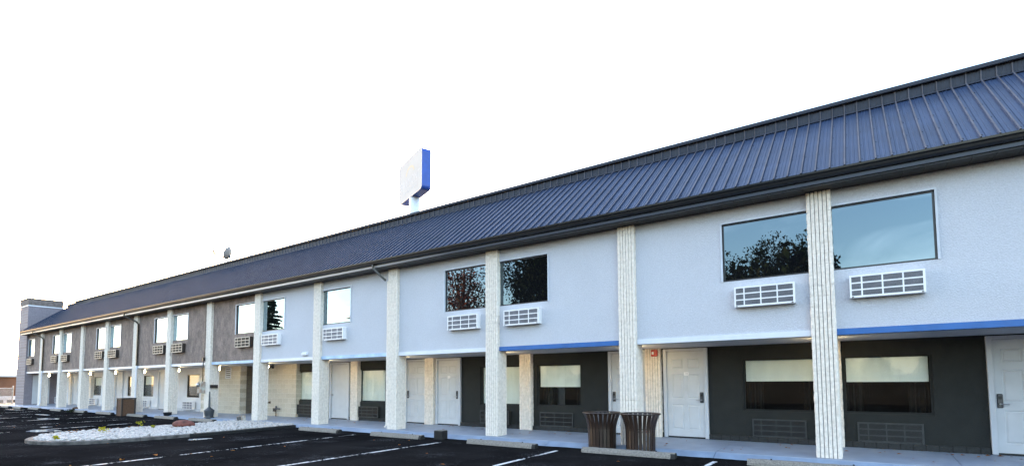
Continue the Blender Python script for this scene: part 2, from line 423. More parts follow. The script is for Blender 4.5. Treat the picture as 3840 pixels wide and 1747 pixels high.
# floor edge band, one length per bay
bands = {0: 'band_blue', 1: 'band_white', 2: 'band_blue', 3: 'band_white', 4: 'band_light', 5: 'band_white', 6: 'band_light'}
for n in range(-1, NP + 1):
    x1 = px(n) if n > -1 else XR
    x0 = px(n + 1) + PW if n < NP else XL
    if n == -1: x0, x1 = px(0) + PW, px(-1)
    b = MB().box(x0 + .004, x1 - .004, YU - .028, YU + .10, 2.273, 2.384)
    o = b.build('edge_band', M[bands.get(n, 'band_white')], bld)
# underside of the upper floor
MB().box(XL, XR, YU + .10, YW + .3, 2.268, 2.36).build('walkway_ceiling', M['soffit_low'], bld)

# ------------------------------------------------------------------ eaves and roof
yf = -.33
fm_, nt_, n_, L_2, b_ = _nt('reflection_painted_fascia')        # grazing sky reflection painted in: pale at far end, navy towards the right
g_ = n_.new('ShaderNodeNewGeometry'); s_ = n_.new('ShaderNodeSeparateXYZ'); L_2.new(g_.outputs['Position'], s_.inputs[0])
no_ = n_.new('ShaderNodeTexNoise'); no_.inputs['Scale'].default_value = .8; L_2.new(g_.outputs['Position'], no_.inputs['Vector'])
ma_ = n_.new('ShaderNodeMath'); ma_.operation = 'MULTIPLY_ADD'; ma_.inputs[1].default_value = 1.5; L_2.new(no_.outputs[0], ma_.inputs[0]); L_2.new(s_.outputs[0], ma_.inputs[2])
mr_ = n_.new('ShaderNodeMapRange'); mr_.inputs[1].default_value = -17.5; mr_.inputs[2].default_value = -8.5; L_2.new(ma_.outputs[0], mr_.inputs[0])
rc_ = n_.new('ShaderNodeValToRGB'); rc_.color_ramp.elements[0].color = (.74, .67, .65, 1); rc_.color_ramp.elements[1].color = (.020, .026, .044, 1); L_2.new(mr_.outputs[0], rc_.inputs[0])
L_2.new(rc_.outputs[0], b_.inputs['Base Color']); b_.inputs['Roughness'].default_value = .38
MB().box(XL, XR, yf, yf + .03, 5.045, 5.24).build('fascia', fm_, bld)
sb = MB(); x = XL
while x < XR:
    x1 = min(x + .3, XR); sb.box(x + .003, x1 - .003, yf + .031, YU + .02, 5.018, 5.034); x = x1
sb.box(XL, XR, yf + .032, YU + .2, 5.036, 5.05); sb.build('soffit', M['soffit'], bld)
gp = [(yf - .002, 5.12), (yf - .05, 5.12), (yf - .095, 5.15), (yf - .105, 5.19), (yf - .13, 5.21), (yf - .135, 5.245), (yf - .118, 5.25), (yf - .115, 5.235), (yf - .01, 5.225), (yf - .002, 5.235)]
gt = MB().prism_x(gp, XL - .02, XR).build('gutter', M['black_gutter'], bld)
# sloping sheet with ribs every 0.229 m and two low ribs between
YE, ZE, YR, ZR = -.40, 5.245, 2.2, 7.315
sl = Vector((0, YR - YE, ZR - ZE)); nrm = Vector((0, -(ZR - ZE), YR - YE)).normalized()
def ribbed(x0, x1, p0, p1, nn, rh, name, m, screws=0, pitch=.229):
    b = MB(); prof = []; x = x0
    while x < x1:
        prof += [(x, 0), (x + .008, rh), (x + .030, rh), (x + .040, 0)]
        for q in (.088, .148): prof += [(x + q, 0), (x + q + .006, rh * .22), (x + q + .018, rh * .22), (x + q + .024, 0)]
        x += pitch
    prof.append((x1, 0)); prof = [p for p in prof if p[0] <= x1]
    k = len(prof)
    for P in (p0, p1):
        for xx, h in prof: v = Vector((xx, P[1], P[2])) + nn * h; b.v.append(tuple(v))
    for i in range(k - 1):
        b.f.append((i, i + 1, k + i + 1, k + i))
        h0, h1 = prof[i][1], prof[i + 1][1]
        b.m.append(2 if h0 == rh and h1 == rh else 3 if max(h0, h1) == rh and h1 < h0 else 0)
    if screws:
        ax = (Vector(p1) - Vector(p0)).normalized()
        for ix in range(int((x1 - x0) / pitch)):
            for q in screws:
                xx = x0 + ix * pitch + .055
                if xx < -22: continue
                c = Vector(p0) + (Vector(p1) - Vector(p0)) * q; c.x = xx
                c += ax * random.uniform(-.02, .02)
                e = .0075
                b.add([tuple(c + Vector((dx * e, 0, 0)) + ax * (dy * e) + nn * dz) for dz in (.001, .007) for dx, dy in ((-1, -1), (1, -1), (1, 1), (-1, 1))],
                      [(4, 5, 6, 7), (0, 1, 5, 4), (1, 2, 6, 5), (2, 3, 7, 6), (3, 0, 4, 7)], 1)
    return b.build(name, m, bld)
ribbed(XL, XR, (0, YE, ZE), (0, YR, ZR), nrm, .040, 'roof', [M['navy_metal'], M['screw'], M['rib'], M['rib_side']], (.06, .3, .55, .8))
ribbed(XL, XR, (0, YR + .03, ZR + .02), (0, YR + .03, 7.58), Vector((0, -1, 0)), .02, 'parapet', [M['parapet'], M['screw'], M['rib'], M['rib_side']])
MB().box(XL, XR, YR + .07, YR + .16, 5.0, 7.59).build('parapet_backing', M['parapet'], bld)
cp = MB().prism_x([(YR - .035, 7.572), (YR - .05, 7.585), (YR - .05, 7.66), (YR + .25, 7.675), (YR + .25, 7.60), (YR + .029, 7.59)], XL + 1.6, XR)
cp.prism_x([(YR - .005, ZR + .035), (YR - .05, ZR + .01), (YR - .06, ZR - .01), (YR - .055, ZR - .016), (YR - .03, ZR + .0), (YR + .028, ZR + .045)], XL + 1.6, XR)
cp.build('cap_flashing', M['parapet'], bld)
# downpipes: an elbow off the gutter, then down the side of a pier
def downpipe(n, side, low_white):
    xc = px(n) + PW + .045 if side > 0 else px(n) - .042
    y = .045
    xg = xc - .62 if side > 0 else xc - .25
    b = MB().tube([(xg, yf - .06, 5.13), (xg, yf - .06, 5.02), (xc - .06, y - .06, 4.68), (xc, y, 4.56)], .045, 4, 0, True)
    b.tube([(xc, y, 4.58), (xc, y, 2.40 if low_white else .18)], .045, 4, 0, True)
    if low_white:
        b.tube([(xc, y, 2.41), (xc, y, .20), (xc - .01, y - .03, .10), (xc - .03, y - .16, .035)], .043, 4, 1, True)
    b.build('downpipe', [M['frame'], M['band_white']], bld)
downpipe(9, 1, True); downpipe(13, 1, True)
# at the fourth pier the elbow drops behind the pier's left edge
xc = px(4) - .05
MB().tube([(xc - .22, yf - .06, 5.13), (xc - .22, yf - .06, 5.02), (xc - .02, -.03, 4.66)], .042, 4, 0, True).tube([(xc, .05, 4.66), (xc, .05, .14), (xc - .02, -.02, .06)], .036, 4, 1, True).build('downpipe', [M['frame'], M['pier']], bld)

# ------------------------------------------------------------------ end wall (wing of grey block) at the far end
ew = MB().box(-52.4, XL, 0, 14, -.12, 7.2, 0)
o = ew.build('end_wall', [M['block_grey'], M['block_grey_side']], bld)
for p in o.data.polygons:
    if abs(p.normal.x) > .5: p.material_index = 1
MB().box(-52.43, XL + .03, -.03, 2.0, 7.2, 7.27).build('wall_band', M['band_white'], bld)
MB().box(-52.415, XL + .015, -.015, 1.98, 7.271, 7.74).build('cap_course', M['cap'], bld)
MB().box(-52.45, XL + .05, -.05, 2.03, 7.741, 7.80).build('coping', M['dish'], bld)
db = MB().box(0, .03, .50, 1.4, .07, 2.1).box(0.001, .04, .44, .499, .05, 2.16).box(.001, .04, .44, 1.45, 2.101, 2.16)
db.build('side_door', M['door'], bld, (XL + .004, .02, 0))

# ------------------------------------------------------------------ ground floor back wall
# openings: windows (x0, x1) with blind drop, style
LW = [(-.42, 1.065, 'd', .44), (-2.40, -.80, 'd', .42), (-8.03, -6.59, 'd', .53), (-10.14, -8.58, 'f', 1), (-15.93, -14.50, 'f', 1), (-19.80, -18.33, 'g', 1),
      (-29.72, -28.35, 'w', .5), (-35.12, -33.75, 'w', .42), (-37.35, -35.62, 'w', .5), (-42.95, -41.55, 'w', .45), (-50.3, -48.9, 'w', 0)]
WZ0, WZ1 = .745, 1.945
def seg_wall(x0, x1, m, mb, yw=YW):
    hs = [(a, c, WZ0, WZ1) for a, c, *_ in LW if a > x0 - .3 and c < x1 + .3]
    wall_mb(x0, x1, .02, 2.30, yw, hs, .10).build('lower_wall', M[m], bld)['label'] = {'charcoal': 'charcoal painted lower wall', 'white_wall': 'white painted lower wall'}[m]
    return x0, x1
seg_wall(-20.0, XR, 'charcoal', 'base_block'); seg_wall(XL, px(8) + .2, 'white_wall', 'base_white')
# base course between the doors
DO = [(1.85, 2.95), (-4.27, -3.19), (-5.79, -4.72), (-12.07, -10.98), (-13.52, -12.46), (-17.75, -16.45), (-33.1, -31.95), (-39.02, -37.95), (-46.72, -45.6)]
def base(x0, x1, m):
    cuts = sorted(d for d in DO if d[0] > x0 and d[1] < x1); xa = x0; b = MB()
    for d in cuts + [(x1, x1)]:
        if d[0] - xa > .1: b.box(xa, d[0] - .006, YW - .06, YW + .02, .0, .165, 0, .008)
        xa = d[1] + .006
    b.build('base_course', M[m], bld)
base(-19.72, XR, 'base_block'); base(XL + .01, px(8), 'base_white')
# cream block walls either side of the open passage
bw = MB().box(px(8) + .02, -24.16, YP, YP + .3, .0, 2.266, 0)
bw.build('block_wall', M['block_cream'], bld)
MB().box(-21.95, px(6) + PW - .02, YP, YP + .3, .0, 2.266, 0).build('block_wall', M['block_cream'], bld)
MB().box(-24.46, -24.162, YP + .301, 12, 0, 2.266).box(-21.95, -21.65, YP + .301, 12, 0, 2.266).box(-24.15, -21.96, 11.8, 12, 0, 2.266).build('passage_wall', M['block_dark'], bld)
MB().box(-24.16, -21.96, YW + .301, 12, 2.27, 2.36).build('passage_ceiling', M['soffit_low'], bld)

def low_window(w, h, style, drop):
    fm = {'d': 'charcoal', 'f': 'charcoal', 'g': 'charcoal', 'w': 'frame'}[style]
    f = MB(); t = .04
    f.box(0, t, 0, .05, 0, h); f.box(w - t, w, 0, .05, 0, h); f.box(t, w - t, 0, .05, 0, t); f.box(t, w - t, 0, .05, h - t, h)
    p = MB().box(t - .004, w - t + .004, .028, .034, t - .004, h - t + .004)
    bl = None
    if drop > 0:
        bl = MB(); n = 10; zb = h - (h - .02) * drop
        bl.box(t + .015, w - t - .015, .085, .089, zb, h - .01); bl.box(t + .015, w - t - .015, .08, .094, zb - .025, zb)
        bl = bl.mesh('blind', M['blind'])
    c = MB()
    prof = []; 
    for i in range(61):
        x = -.05 + (w + .1) * i / 60; prof.append((x, .42 + .03 * math.sin(i * 1.5) + .012 * math.sin(i * 3.7)))
    # half drawn curtain on either side and the dim room behind
    for i in range(60):
        if 14 < i < 44 and style == 'd': continue
        a, d = prof[i], prof[i + 1]
        c.quad((a[0], a[1], -.02), (d[0], d[1], -.02), (d[0], d[1], h), (a[0], a[1], h), 1)
    c.quad((-.3, 1.6, -.6), (w + .3, 1.6, -.6), (w + .3, 1.6, h + .2), (-.3, 1.6, h + .2)).quad((-.3, .08, -.6), (w + .3, .08, -.6), (w + .3, 1.6, -.6), (-.3, 1.6, -.6))
    c.quad((-.3, .08, -.6), (-.3, 1.6, -.6), (-.3, 1.6, h + .2), (-.3, .08, h + .2)).quad((w + .3, .08, -.6), (w + .3, 1.6, -.6), (w + .3, 1.6, h + .2), (w + .3, .08, h + .2))
    c.quad((-.3, .08, h + .2), (w + .3, .08, h + .2), (w + .3, 1.6, h + .2), (-.3, 1.6, h + .2))
    return f.mesh('window', M[fm]), p.mesh('pane', M['pane_clear']), bl, c.mesh('room', [M['room'], M['curtain']])
for a, c, st, dr in LW:
    f, p, bl, rm = low_window(round(c - a, 3), WZ1 - WZ0, st, dr)
    o = put('window', f, bld, (a, YW + .03, WZ0)); put('pane', p, o)
    if bl: put('blind', bl, o)
    put('room', rm, o)

# ------------------------------------------------------------------ doors
def leaf_mesh(w, h, panels):
    b = MB(); y = 0
    if not panels:
        b.box(0, w, 0, .04, 0, h, 0, .004); return b.mesh('door', M['door'])
    st, mid = .115 * w / .91, .10 * w / .91
    pw = (w - 2 * st - mid) / 2
    rows = [(.17, .78), (.93, 1.53), (1.67, 1.92)]; k = h / 2.09
    rows = [(p * k, q * k) for p, q in rows]
    rects = [(x, x + pw, p, q) for p, q in rows for x in (st, st + pw + mid)]
    wb = wall_mb(0, w, 0, h, 0, rects, .0001)
    wb.f = wb.f[:len(wb.f) - 4 * len(rects)]; wb.m = wb.m[:len(wb.f)]
    b = wb
    for a, c, p, q in rects:
        lv = [(0, 0), (.012, .012), (.022, .012), (.045, .002)]
        for (i0, d0), (i1, d1) in zip(lv[:-1], lv[1:]):
            A = [(a + i0, d0, p + i0), (c - i0, d0, p + i0), (c - i0, d0, q - i0), (a + i0, d0, q - i0)]
            B = [(a + i1, d1, p + i1), (c - i1, d1, p + i1), (c - i1, d1, q - i1), (a + i1, d1, q - i1)]
            for e in range(4): b.quad(A[e], A[(e + 1) % 4], B[(e + 1) % 4], B[e])
        i1, d1 = lv[-1]; b.quad((a + i1, d1, p + i1), (c - i1, d1, p + i1), (c - i1, d1, q - i1), (a + i1, d1, q - i1))
    b.quad((0, 0, 0), (0, .04, 0), (0, .04, h), (0, 0, h)); b.quad((w, 0, 0), (w, 0, h), (w, .04, h), (w, .04, 0)); b.quad((0, 0, h), (w, 0, h), (w, .04, h), (0, .04, h)); b.quad((0, .04, 0), (w, .04, 0), (w, .04, h), (0, .04, h))
    return b.mesh('door', M['door'])
def frame_mesh(w, h):
    b = MB(); c = .09
    b.box(-c, -.004, -.05, .035, -.03, h + .07, 0, .006); b.box(w + .004, w + c, -.05, .035, -.03, h + .07, 0, .006); b.box(-.003, w + .003, -.05, .035, h + .006, h + .07, 0, .004)
    b.box(0, w, -.012, .03, -.05, -.012, 1)        # dark threshold gap
    return b.mesh('frame', [M['door_frame'], M['black']])
def handle_mesh(s):
    b = MB()
    b.box(-.042, .042, -.028, -.001, -.13, .13, 0, .012); b.box(-.026, .026, -.033, -.0285, .03, .085, 1)
    b.lathe([(.016, 0), (.016, .03)], 0, 0, 12, 2)
    b.v[-24:] = [(x, -.028 - z, y - .06) for x, y, z in b.v[-24:]]
    b.tube([(0, -.055, -.06), (s * .05, -.06, -.058), (s * .125, -.056, -.062)], [.012, .010, .008], 8, 2)
    return b.mesh('handle', [M['lock'], M['black'], M['metal']])
def knob_mesh():
    b = MB().lathe([(.03, 0), (.028, .006), (.012, .01), (.012, .03), (.026, .04), (.03, .055), (.022, .068), (.004, .072)], 0, 0, 16, 0)
    b.v = [(x, -z, y) for x, y, z in b.v]
    return b.mesh('handle', M['metal'], True)
leaf_p, leaf_f = leaf_mesh(.90, 2.09, True), leaf_mesh(1.0, 2.09, False)
fr_p, fr_f = frame_mesh(.90, 2.09), frame_mesh(1.0, 2.09)
hL, hR, kn = handle_mesh(1), handle_mesh(-1), knob_mesh()
for m_ in (hL, hR): pass
def door(x, hand, panels=True, z=.085):
    o = put('door', leaf_p if panels else leaf_f, bld, (x, YW - .022, z))
    put('frame', fr_p if panels else fr_f, o)
    w = .9 if panels else 1.0
    if not panels: put('handle', kn, o, (.07, 0, .90))
    elif hand == 'l': put('handle', hL, o, (.065, 0, .955))
    else: put('handle', hR, o, (w - .065, 0, .955))
    return o
door(1.95, 'l'); d2 = door(-4.165, 'r'); door(-5.66, 'l'); d4 = door(-11.905, 'r'); door(-13.37, 'l'); door(-17.56, 'l', False)
door(-32.95, 'r'); door(-38.95, 'r'); door(-46.62, 'r')
def text_mesh(txt, size, name, depth=.001):
    cu = bpy.data.curves.new('t', 'FONT'); cu.body = txt; cu.size = size; cu.extrude = depth; cu.align_x = 'CENTER'; cu.align_y = 'CENTER'
    ob = bpy.data.objects.new('t', cu); COL.objects.link(ob)
    bpy.context.view_layer.update()
    me = bpy.data.meshes.new_from_object(ob.evaluated_get(bpy.context.evaluated_depsgraph_get()))
    bpy.data.objects.remove(ob); me.name = name
    return me
for dd, w in ((d2, '119'), (d4, None)):
    cb = MB().box(-.056, .056, -.006, -.001, -.04, .04)
    c = cb.build('number_card', M['white'], dd, (.475, 0, 1.535))
    if w:
        t = text_mesh(w, .042, 'number'); t.materials.append(M['lock']); 
        # lay the digits on the card's own mesh
        vs = [(v.co.x + .006, -.0075 + v.co.z * .5, v.co.y) for v in t.vertices]; fs = [tuple(p.vertices) for p in t.polygons]
        cb.add(vs, fs, 1); c.data = cb.mesh('number_card', [M['white'], M['lock']])

# ------------------------------------------------------------------ walkway and car park
jx = [XR, 4.9, 1.25, -2.6, -6.5, -10.3, -14.2, -18.1, -22, -25.9, -29.8, -33.6, -37.5, -41.3, -45.2, -49, -53]
wk = MB(); ap = MB()
for x1, x0 in zip(jx[:-1], jx[1:]):
    j = .005
    wk.prism_x([(YW + .3, .055), (.0, .0), (-.09, -.002), (-.115, -.012), (-.118, -.3), (YW + .3, -.3)], x0 + j, x1 - j, 0)
    ap.prism_x([(-.119, -.014), (-.36, GZ - .006), (-.36, -.3), (-.119, -.3)], x0 + j, x1 - j, 0)
wk.box(-24.16, -21.96, YW + .31, 12, -.2, .053, 0)
o = wk.build('walkway', [M['walk']]); struct(o)
o = ap.build('kerb_apron', [M['apron']]); struct(o)
struct(MB().box(-53, XR, -.10, YW + .25, -.4, -.08).build('walkway_bed', M['kerb_tar']))
g = MB()
# one sheet, finely split near the building so its edge can wander like hand-spread sealer
xs = np.arange(-60, 14.01, .12)
top = [(x, -.37 + .035 * math.sin(x * 2.1) + .02 * math.sin(x * 7.3 + 1) + random.uniform(-.012, .012), GZ + .002) for x in xs]
bot = [(x, -1.2, GZ) for x in xs]
n = len(xs); g.v = top + bot
for i in range(n - 1): g.f.append((n + i, n + i + 1, i + 1, i)); g.m.append(0)
g.quad((-60, -45, GZ), (60, -45, GZ), (60, -1.2, GZ), (-60, -1.2, GZ)); g.quad((14, -1.2, GZ), (60, -1.2, GZ), (60, 20, GZ), (14, 20, GZ))
struct(g.build('car_park', M['asphalt']))
struct(MB().quad((-900, -900, -.16), (900, -900, -.16), (900, 900, -.16), (-900, 900, -.16)).build('ground', M['field']))
struct(MB().quad((-84, -20, -.13), (-52.9, -20, -.13), (-52.9, 40, -.13), (-84, 40, -.13)).build('dry_ground', M['dirt']))

# parking lines
def line(p, q, w=.09):
    p, q = Vector((*p, GZ + .004)), Vector((*q, GZ + .004)); t = (q - p).normalized(); s = Vector((-t.y, t.x, 0)) * w / 2
    b = MB(); k = max(2, int((q - p).length / .25))
    for i in range(k):
        a = p + (q - p) * i / k; c = p + (q - p) * (i + 1) / k
        b.quad(tuple(a - s), tuple(c - s), tuple(c + s), tuple(a + s))
    struct(b.build('parking_line', M['paint']))
for p, q in [((-12.03, -7.9), (-12.68, -.98)), ((-8.9, -7.9), (-9.12, -1.08)), ((-5.5, -7.9), (-5.78, -1.02)), ((-2.55, -7.9), (-2.45, -.82)), ((.9, -7.9), (.95, -.85)),
             ((-22.7, -7.4), (-24.1, -2.2)), ((-26.1, -7.6), (-27.0, -1.6)), ((-29.2, -7.6), (-30.3, -1.5)), ((-32.6, -7.6), (-33.4, -1.5)), ((-35.9, -7.6), (-36.7, -1.5)), ((-39.2, -7.6), (-40, -1.5)), ((-42.5, -7.6), (-43.3, -1.5))]:
    line(p, q)
# puddles left in the low spots
def blob(cx, cy, rx, ry, seed, z, name, m):
    r = random.Random(seed); ph = [r.uniform(0, 6) for _ in range(4)]; k = 40; vs = []
    for i in range(k):
        a = 2 * math.pi * i / k; f = 1 + .18 * math.sin(2 * a + ph[0]) + .12 * math.sin(3 * a + ph[1]) + .08 * math.sin(5 * a + ph[2])
        vs.append((cx + rx * f * math.cos(a), cy + ry * f * math.sin(a), z))
    return struct(MB().add(vs, [tuple(range(k))]).build(name, M[m]))
for i, (x, y, a, b) in enumerate([(-15.35, -4.15, .26, .24), (-22.6, -5.7, .55, .40), (-30.6, -3.55, .7, .28), (-35.1, -2.6, .8, .2), (-44.5, -1.75, 1.6, .16), (-24.6, -5.1, .3, .16)]):
    blob(x, y, a, b, i, GZ + .005, 'puddle', 'water')

# ------------------------------------------------------------------ gravel island
IZ = -.012
outl = [(-16.60, -.36), (-16.42, -1.5), (-16.3, -2.4), (-16.2, -3.4), (-16.2, -4.4), (-16.25, -5.4), (-16.38, -6.05), (-16.68, -6.6), (-17.2, -6.95), (-18.1, -7.12), (-19.0, -6.86), (-19.75, -6.25), (-20.05, -5.2), (-20.25, -3.9), (-20.5, -2.1), (-20.85, -.36)]
def spline(P, k=5):
    out = []; n = len(P)
    for i in range(n - 1):
        p0, p1, p2, p3 = [Vector(P[max(0, min(n - 1, j))]) for j in (i - 1, i, i + 1, i + 2)]
        for s in range(k):
            t = s / k; out.append(.5 * ((2 * p1) + (p2 - p0) * t + (2 * p0 - 5 * p1 + 4 * p2 - p3) * t * t + (3 * p1 - p0 - 3 * p2 + p3) * t ** 3))
    out.append(Vector(P[-1])); return out
OP = spline(outl, 5)
def offs(P, d):
    o = []
    for i, p in enumerate(P):
        t = (P[min(i + 1, len(P) - 1)] - P[max(i - 1, 0)]).normalized(); o.append(p + Vector((t.y, -t.x)) * -d if False else p - Vector((t.y, -t.x)) * -d)
    return o
def inner(d):
    c = Vector((-18.3, -3.3)); A = offs(OP, d)
    return A if sum((a - c).length for a in A) < sum((a - c).length for a in OP) else offs(OP, -d)
isl = tag(empty('gravel_island', (-18.3, -3.6, GZ)), 'raised kerbed island of white pebbles jutting into the car park', 'planting bed')
def rel(v): return (v[0] + 18.3, v[1] + 3.6, v[2] - GZ)
kb = MB(); I2, I3 = inner(.02), inner(.15)
segs = 0
for i in range(len(OP) - 1):
    a, c = OP[i], OP[i + 1]; gap = .03 if i % 6 == 0 else 0
    a2, c2, a3, c3 = I2[i], I2[i + 1], I3[i], I3[i + 1]
    m_ = 1 if (i < 18) else 0                     # the stretch near the walkway is tarred over
    if gap:
        a = a + (c - a) * .06; a2 = a2 + (c2 - a2) * .06; a3 = a3 + (c3 - a3) * .06
    P = [rel((a.x, a.y, GZ - .05)), rel((c.x, c.y, GZ - .05)), rel((c.x, c.y, IZ - .015)), rel((a.x, a.y, IZ - .015)), rel((c2.x, c2.y, IZ)), rel((a2.x, a2.y, IZ)), rel((c3.x, c3.y, IZ)), rel((a3.x, a3.y, IZ)), rel((c3.x, c3.y, GZ - .05)), rel((a3.x, a3.y, GZ - .05))]
    kb.add(P, [(0, 1, 2, 3), (3, 2, 4, 5), (5, 4, 6, 7), (7, 6, 8, 9), (0, 3, 5, 7, 9), (1, 8, 6, 4, 2)], m_)
kb.build('kerb', [M['kerb'], M['kerb_tar']], isl)
I4 = inner(.14)
MB().add([rel((p.x, p.y, IZ - .03)) for p in I4], [tuple(range(len(I4)))]).build('gravel_bed', M['soil'], isl)
def ico():
    t = (1 + 5 ** .5) / 2
    v = [(-1, t, 0), (1, t, 0), (-1, -t, 0), (1, -t, 0), (0, -1, t), (0, 1, t), (0, -1, -t), (0, 1, -t), (t, 0, -1), (t, 0, 1), (-t, 0, -1), (-t, 0, 1)]
    f = [(0, 11, 5), (0, 5, 1), (0, 1, 7), (0, 7, 10), (0, 10, 11), (1, 5, 9), (5, 11, 4), (11, 10, 2), (10, 7, 6), (7, 1, 8), (3, 9, 4), (3, 4, 2), (3, 2, 6), (3, 6, 8), (3, 8, 9), (4, 9, 5), (2, 4, 11), (6, 2, 10), (8, 6, 7), (9, 8, 1)]
    v = [Vector(p).normalized() for p in v]; mid = {}; nf = []
    def m_(a, b):
        k = (min(a, b), max(a, b))
        if k not in mid: mid[k] = len(v); v.append((v[a] + v[b]).normalized())
        return mid[k]
    for a, b, c in f:
        x, y, z = m_(a, b), m_(b, c), m_(c, a); nf += [(a, x, z), (b, y, x), (c, z, y), (x, y, z)]
    return np.array([tuple(p) for p in v]), nf
IV, IF = ico()
def stones(pts, smin, smax, seed, flat=.55):
    r = np.random.default_rng(seed); V = []; F = []; o = 0
    for x, y, z in pts:
        s = r.uniform(smin, smax) * np.array([r.uniform(.8, 1.5), r.uniform(.7, 1.1), r.uniform(flat * .8, flat * 1.3)])
        v = IV * (1 + r.uniform(-.14, .14, (len(IV), 1))) * s
        a, t = r.uniform(0, 6.28), r.uniform(-.4, .4)
        Rz = np.array([[math.cos(a), -math.sin(a), 0], [math.sin(a), math.cos(a), 0], [0, 0, 1]]); Rx = np.array([[1, 0, 0], [0, math.cos(t), -math.sin(t)], [0, math.sin(t), math.cos(t)]])
        V.append(v @ Rx.T @ Rz.T + [x, y, z]); F += [tuple(i + o for i in f) for f in IF]; o += len(IV)
    return np.concatenate(V), F
def inside(x, y, P):
    c = False; j = len(P) - 1
    for i in range(len(P)):
        if (P[i].y > y) != (P[j].y > y) and x < (P[j].x - P[i].x) * (y - P[i].y) / (P[j].y - P[i].y) + P[i].x: c = not c
        j = i
    return c
pts = []
I5 = inner(.17)
while len(pts) < 4000:
    x, y = rng.uniform(-21, -16, 1)[0], rng.uniform(-7.1, -.4, 1)[0]
    if inside(x, y, I5):
        d = min(1, .35 + 1.2 * min(abs(x + 16.3), abs(x + 20.3), y + 7.1))
        pts.append((x, y, IZ - .015 + rng.uniform(0, .05) * d))
V, F = stones(pts, .034, .066, 3)
b = MB(); b.v = [rel(v) for v in V]; b.f = F; b.m = [0] * len(F)
o = b.build('pebbles', M['pebble'], isl, smooth=True); o['kind'] = 'stuff'

def boulder(name, loc, sx, sy, sz, m, label, seed, rz=0):
    r = np.random.default_rng(seed); v = IV.copy()
    nrmv = np.sin(v @ r.uniform(-3, 3, (3, 3))).sum(1, keepdims=True) * .06
    v = v * (1 + nrmv) * [sx, sy, sz]; v[:, 2] = np.maximum(v[:, 2], -sz * .6)
    b = MB(); b.v = [tuple(p) for p in v]; b.f = list(IF); b.m = [0] * len(IF)
    o = b.build(name, M[m], None, loc, True); o.rotation_euler = (0, 0, rz)
    sub = o.modifiers.new('s', 'SUBSURF'); sub.levels = 1; sub.render_levels = 1
    return tag(o, label, 'stone')
boulder('boulder', (-18.85, -3.05, .10), .40, .27, .15, 'rock', 'long rounded red brown boulder resting on the white pebbles', 4, .5)
boulder('stone', (-39.5, -.02, .02), .25, .18, .11, 'rock_brown', 'brown stone lying at the walkway edge between two far piers', 5)

def leaves(b, c, r, n, s, seed, m=0, flat=1.0):
    rr = np.random.default_rng(seed)
    for _ in range(n):
        d = rr.normal(size=3); d /= np.linalg.norm(d); p = np.array(c) + d * r * rr.uniform(.25, 1) * [1, 1, flat]
        a = rr.normal(size=3); a /= np.linalg.norm(a); e = np.cross(a, rr.normal(size=3)); e /= np.linalg.norm(e)
        q = s * rr.uniform(.6, 1.3)
        b.add([tuple(p - a * q), tuple(p + e * q * .5), tuple(p + a * q), tuple(p - e * q * .5)], [(0, 1, 2, 3)], m)
for i, (x, y, r, lab) in enumerate([(-18.2, -5.45, .13, 'yellow weed sprouting in the pebbles near the island tip'), (-19.8, -3.95, .15, 'yellow weed on the far edge of the pebble island'), (-18.9, -3.9, .09, 'small yellow weed left of the red boulder'), (-17.2, -6.75, .07, 'pale yellow sprig at the rounded tip of the island')]):
    b = MB(); b.tube([(0, 0, -.03), (.01, 0, r)], .006, 5, 1); leaves(b, (0, 0, r), r, 40, .035, i, 0, .7)
    tag(b.build('weed', [M['leaf_y'], M['bark']], None, (x, y, IZ + .02)), lab, 'weed', 'weeds on the pebble island')
b = MB(); leaves(b, (0, 0, .1), .22, 140, .05, 31, 0, .6); b.tube([(0, 0, 0), (0, 0, .12)], .01, 5, 1)
tag(b.build('dark_weed', [M['leaf_con'], M['bark']], None, (-37.1, -.95, GZ)), 'clump of dark weeds growing between two far wheel stops', 'weed')

# fallen leaves on walkway, gravel and asphalt
b = MB(); r = random.Random(9)
def leaf(x, y, z, s):
    a = r.uniform(0, 6.28); c, d = math.cos(a), math.sin(a); t = r.uniform(.2, .5) * s
    P = [(-s, 0, 0), (-.2 * s, -.5 * s, t), (s, 0, t * .4), (-.1 * s, .5 * s, t)]
    b.add([(x + u * c - v * d, y + u * d + v * c, z + w) for u, v, w in P], [(0, 1, 2), (0, 2, 3)], 0)
for _ in range(120):
    x = r.uniform(-20, 3); y = YW - .1 - abs(r.gauss(0, .5)) if r.random() < .75 else r.uniform(-.1, 1.6)
    y = max(-.05, min(YW - .09, y)); leaf(x, y, .004 + y * .026, r.uniform(.02, .05))
for _ in range(70): leaf(r.uniform(-20.2, -18.6), r.uniform(-6.3, -3.2), IZ + .04, r.uniform(.03, .06))
for _ in range(24): leaf(r.uniform(-26, -2), r.uniform(-8, -1.3), GZ + .004, r.uniform(.03, .055))
for x, y in ((-12.3, -7.0), (-12.6, -6.3)): leaf(x, y, GZ + .005, .09)
o = b.build('fallen_leaves', M['leaf_fall']); o['kind'] = 'stuff'

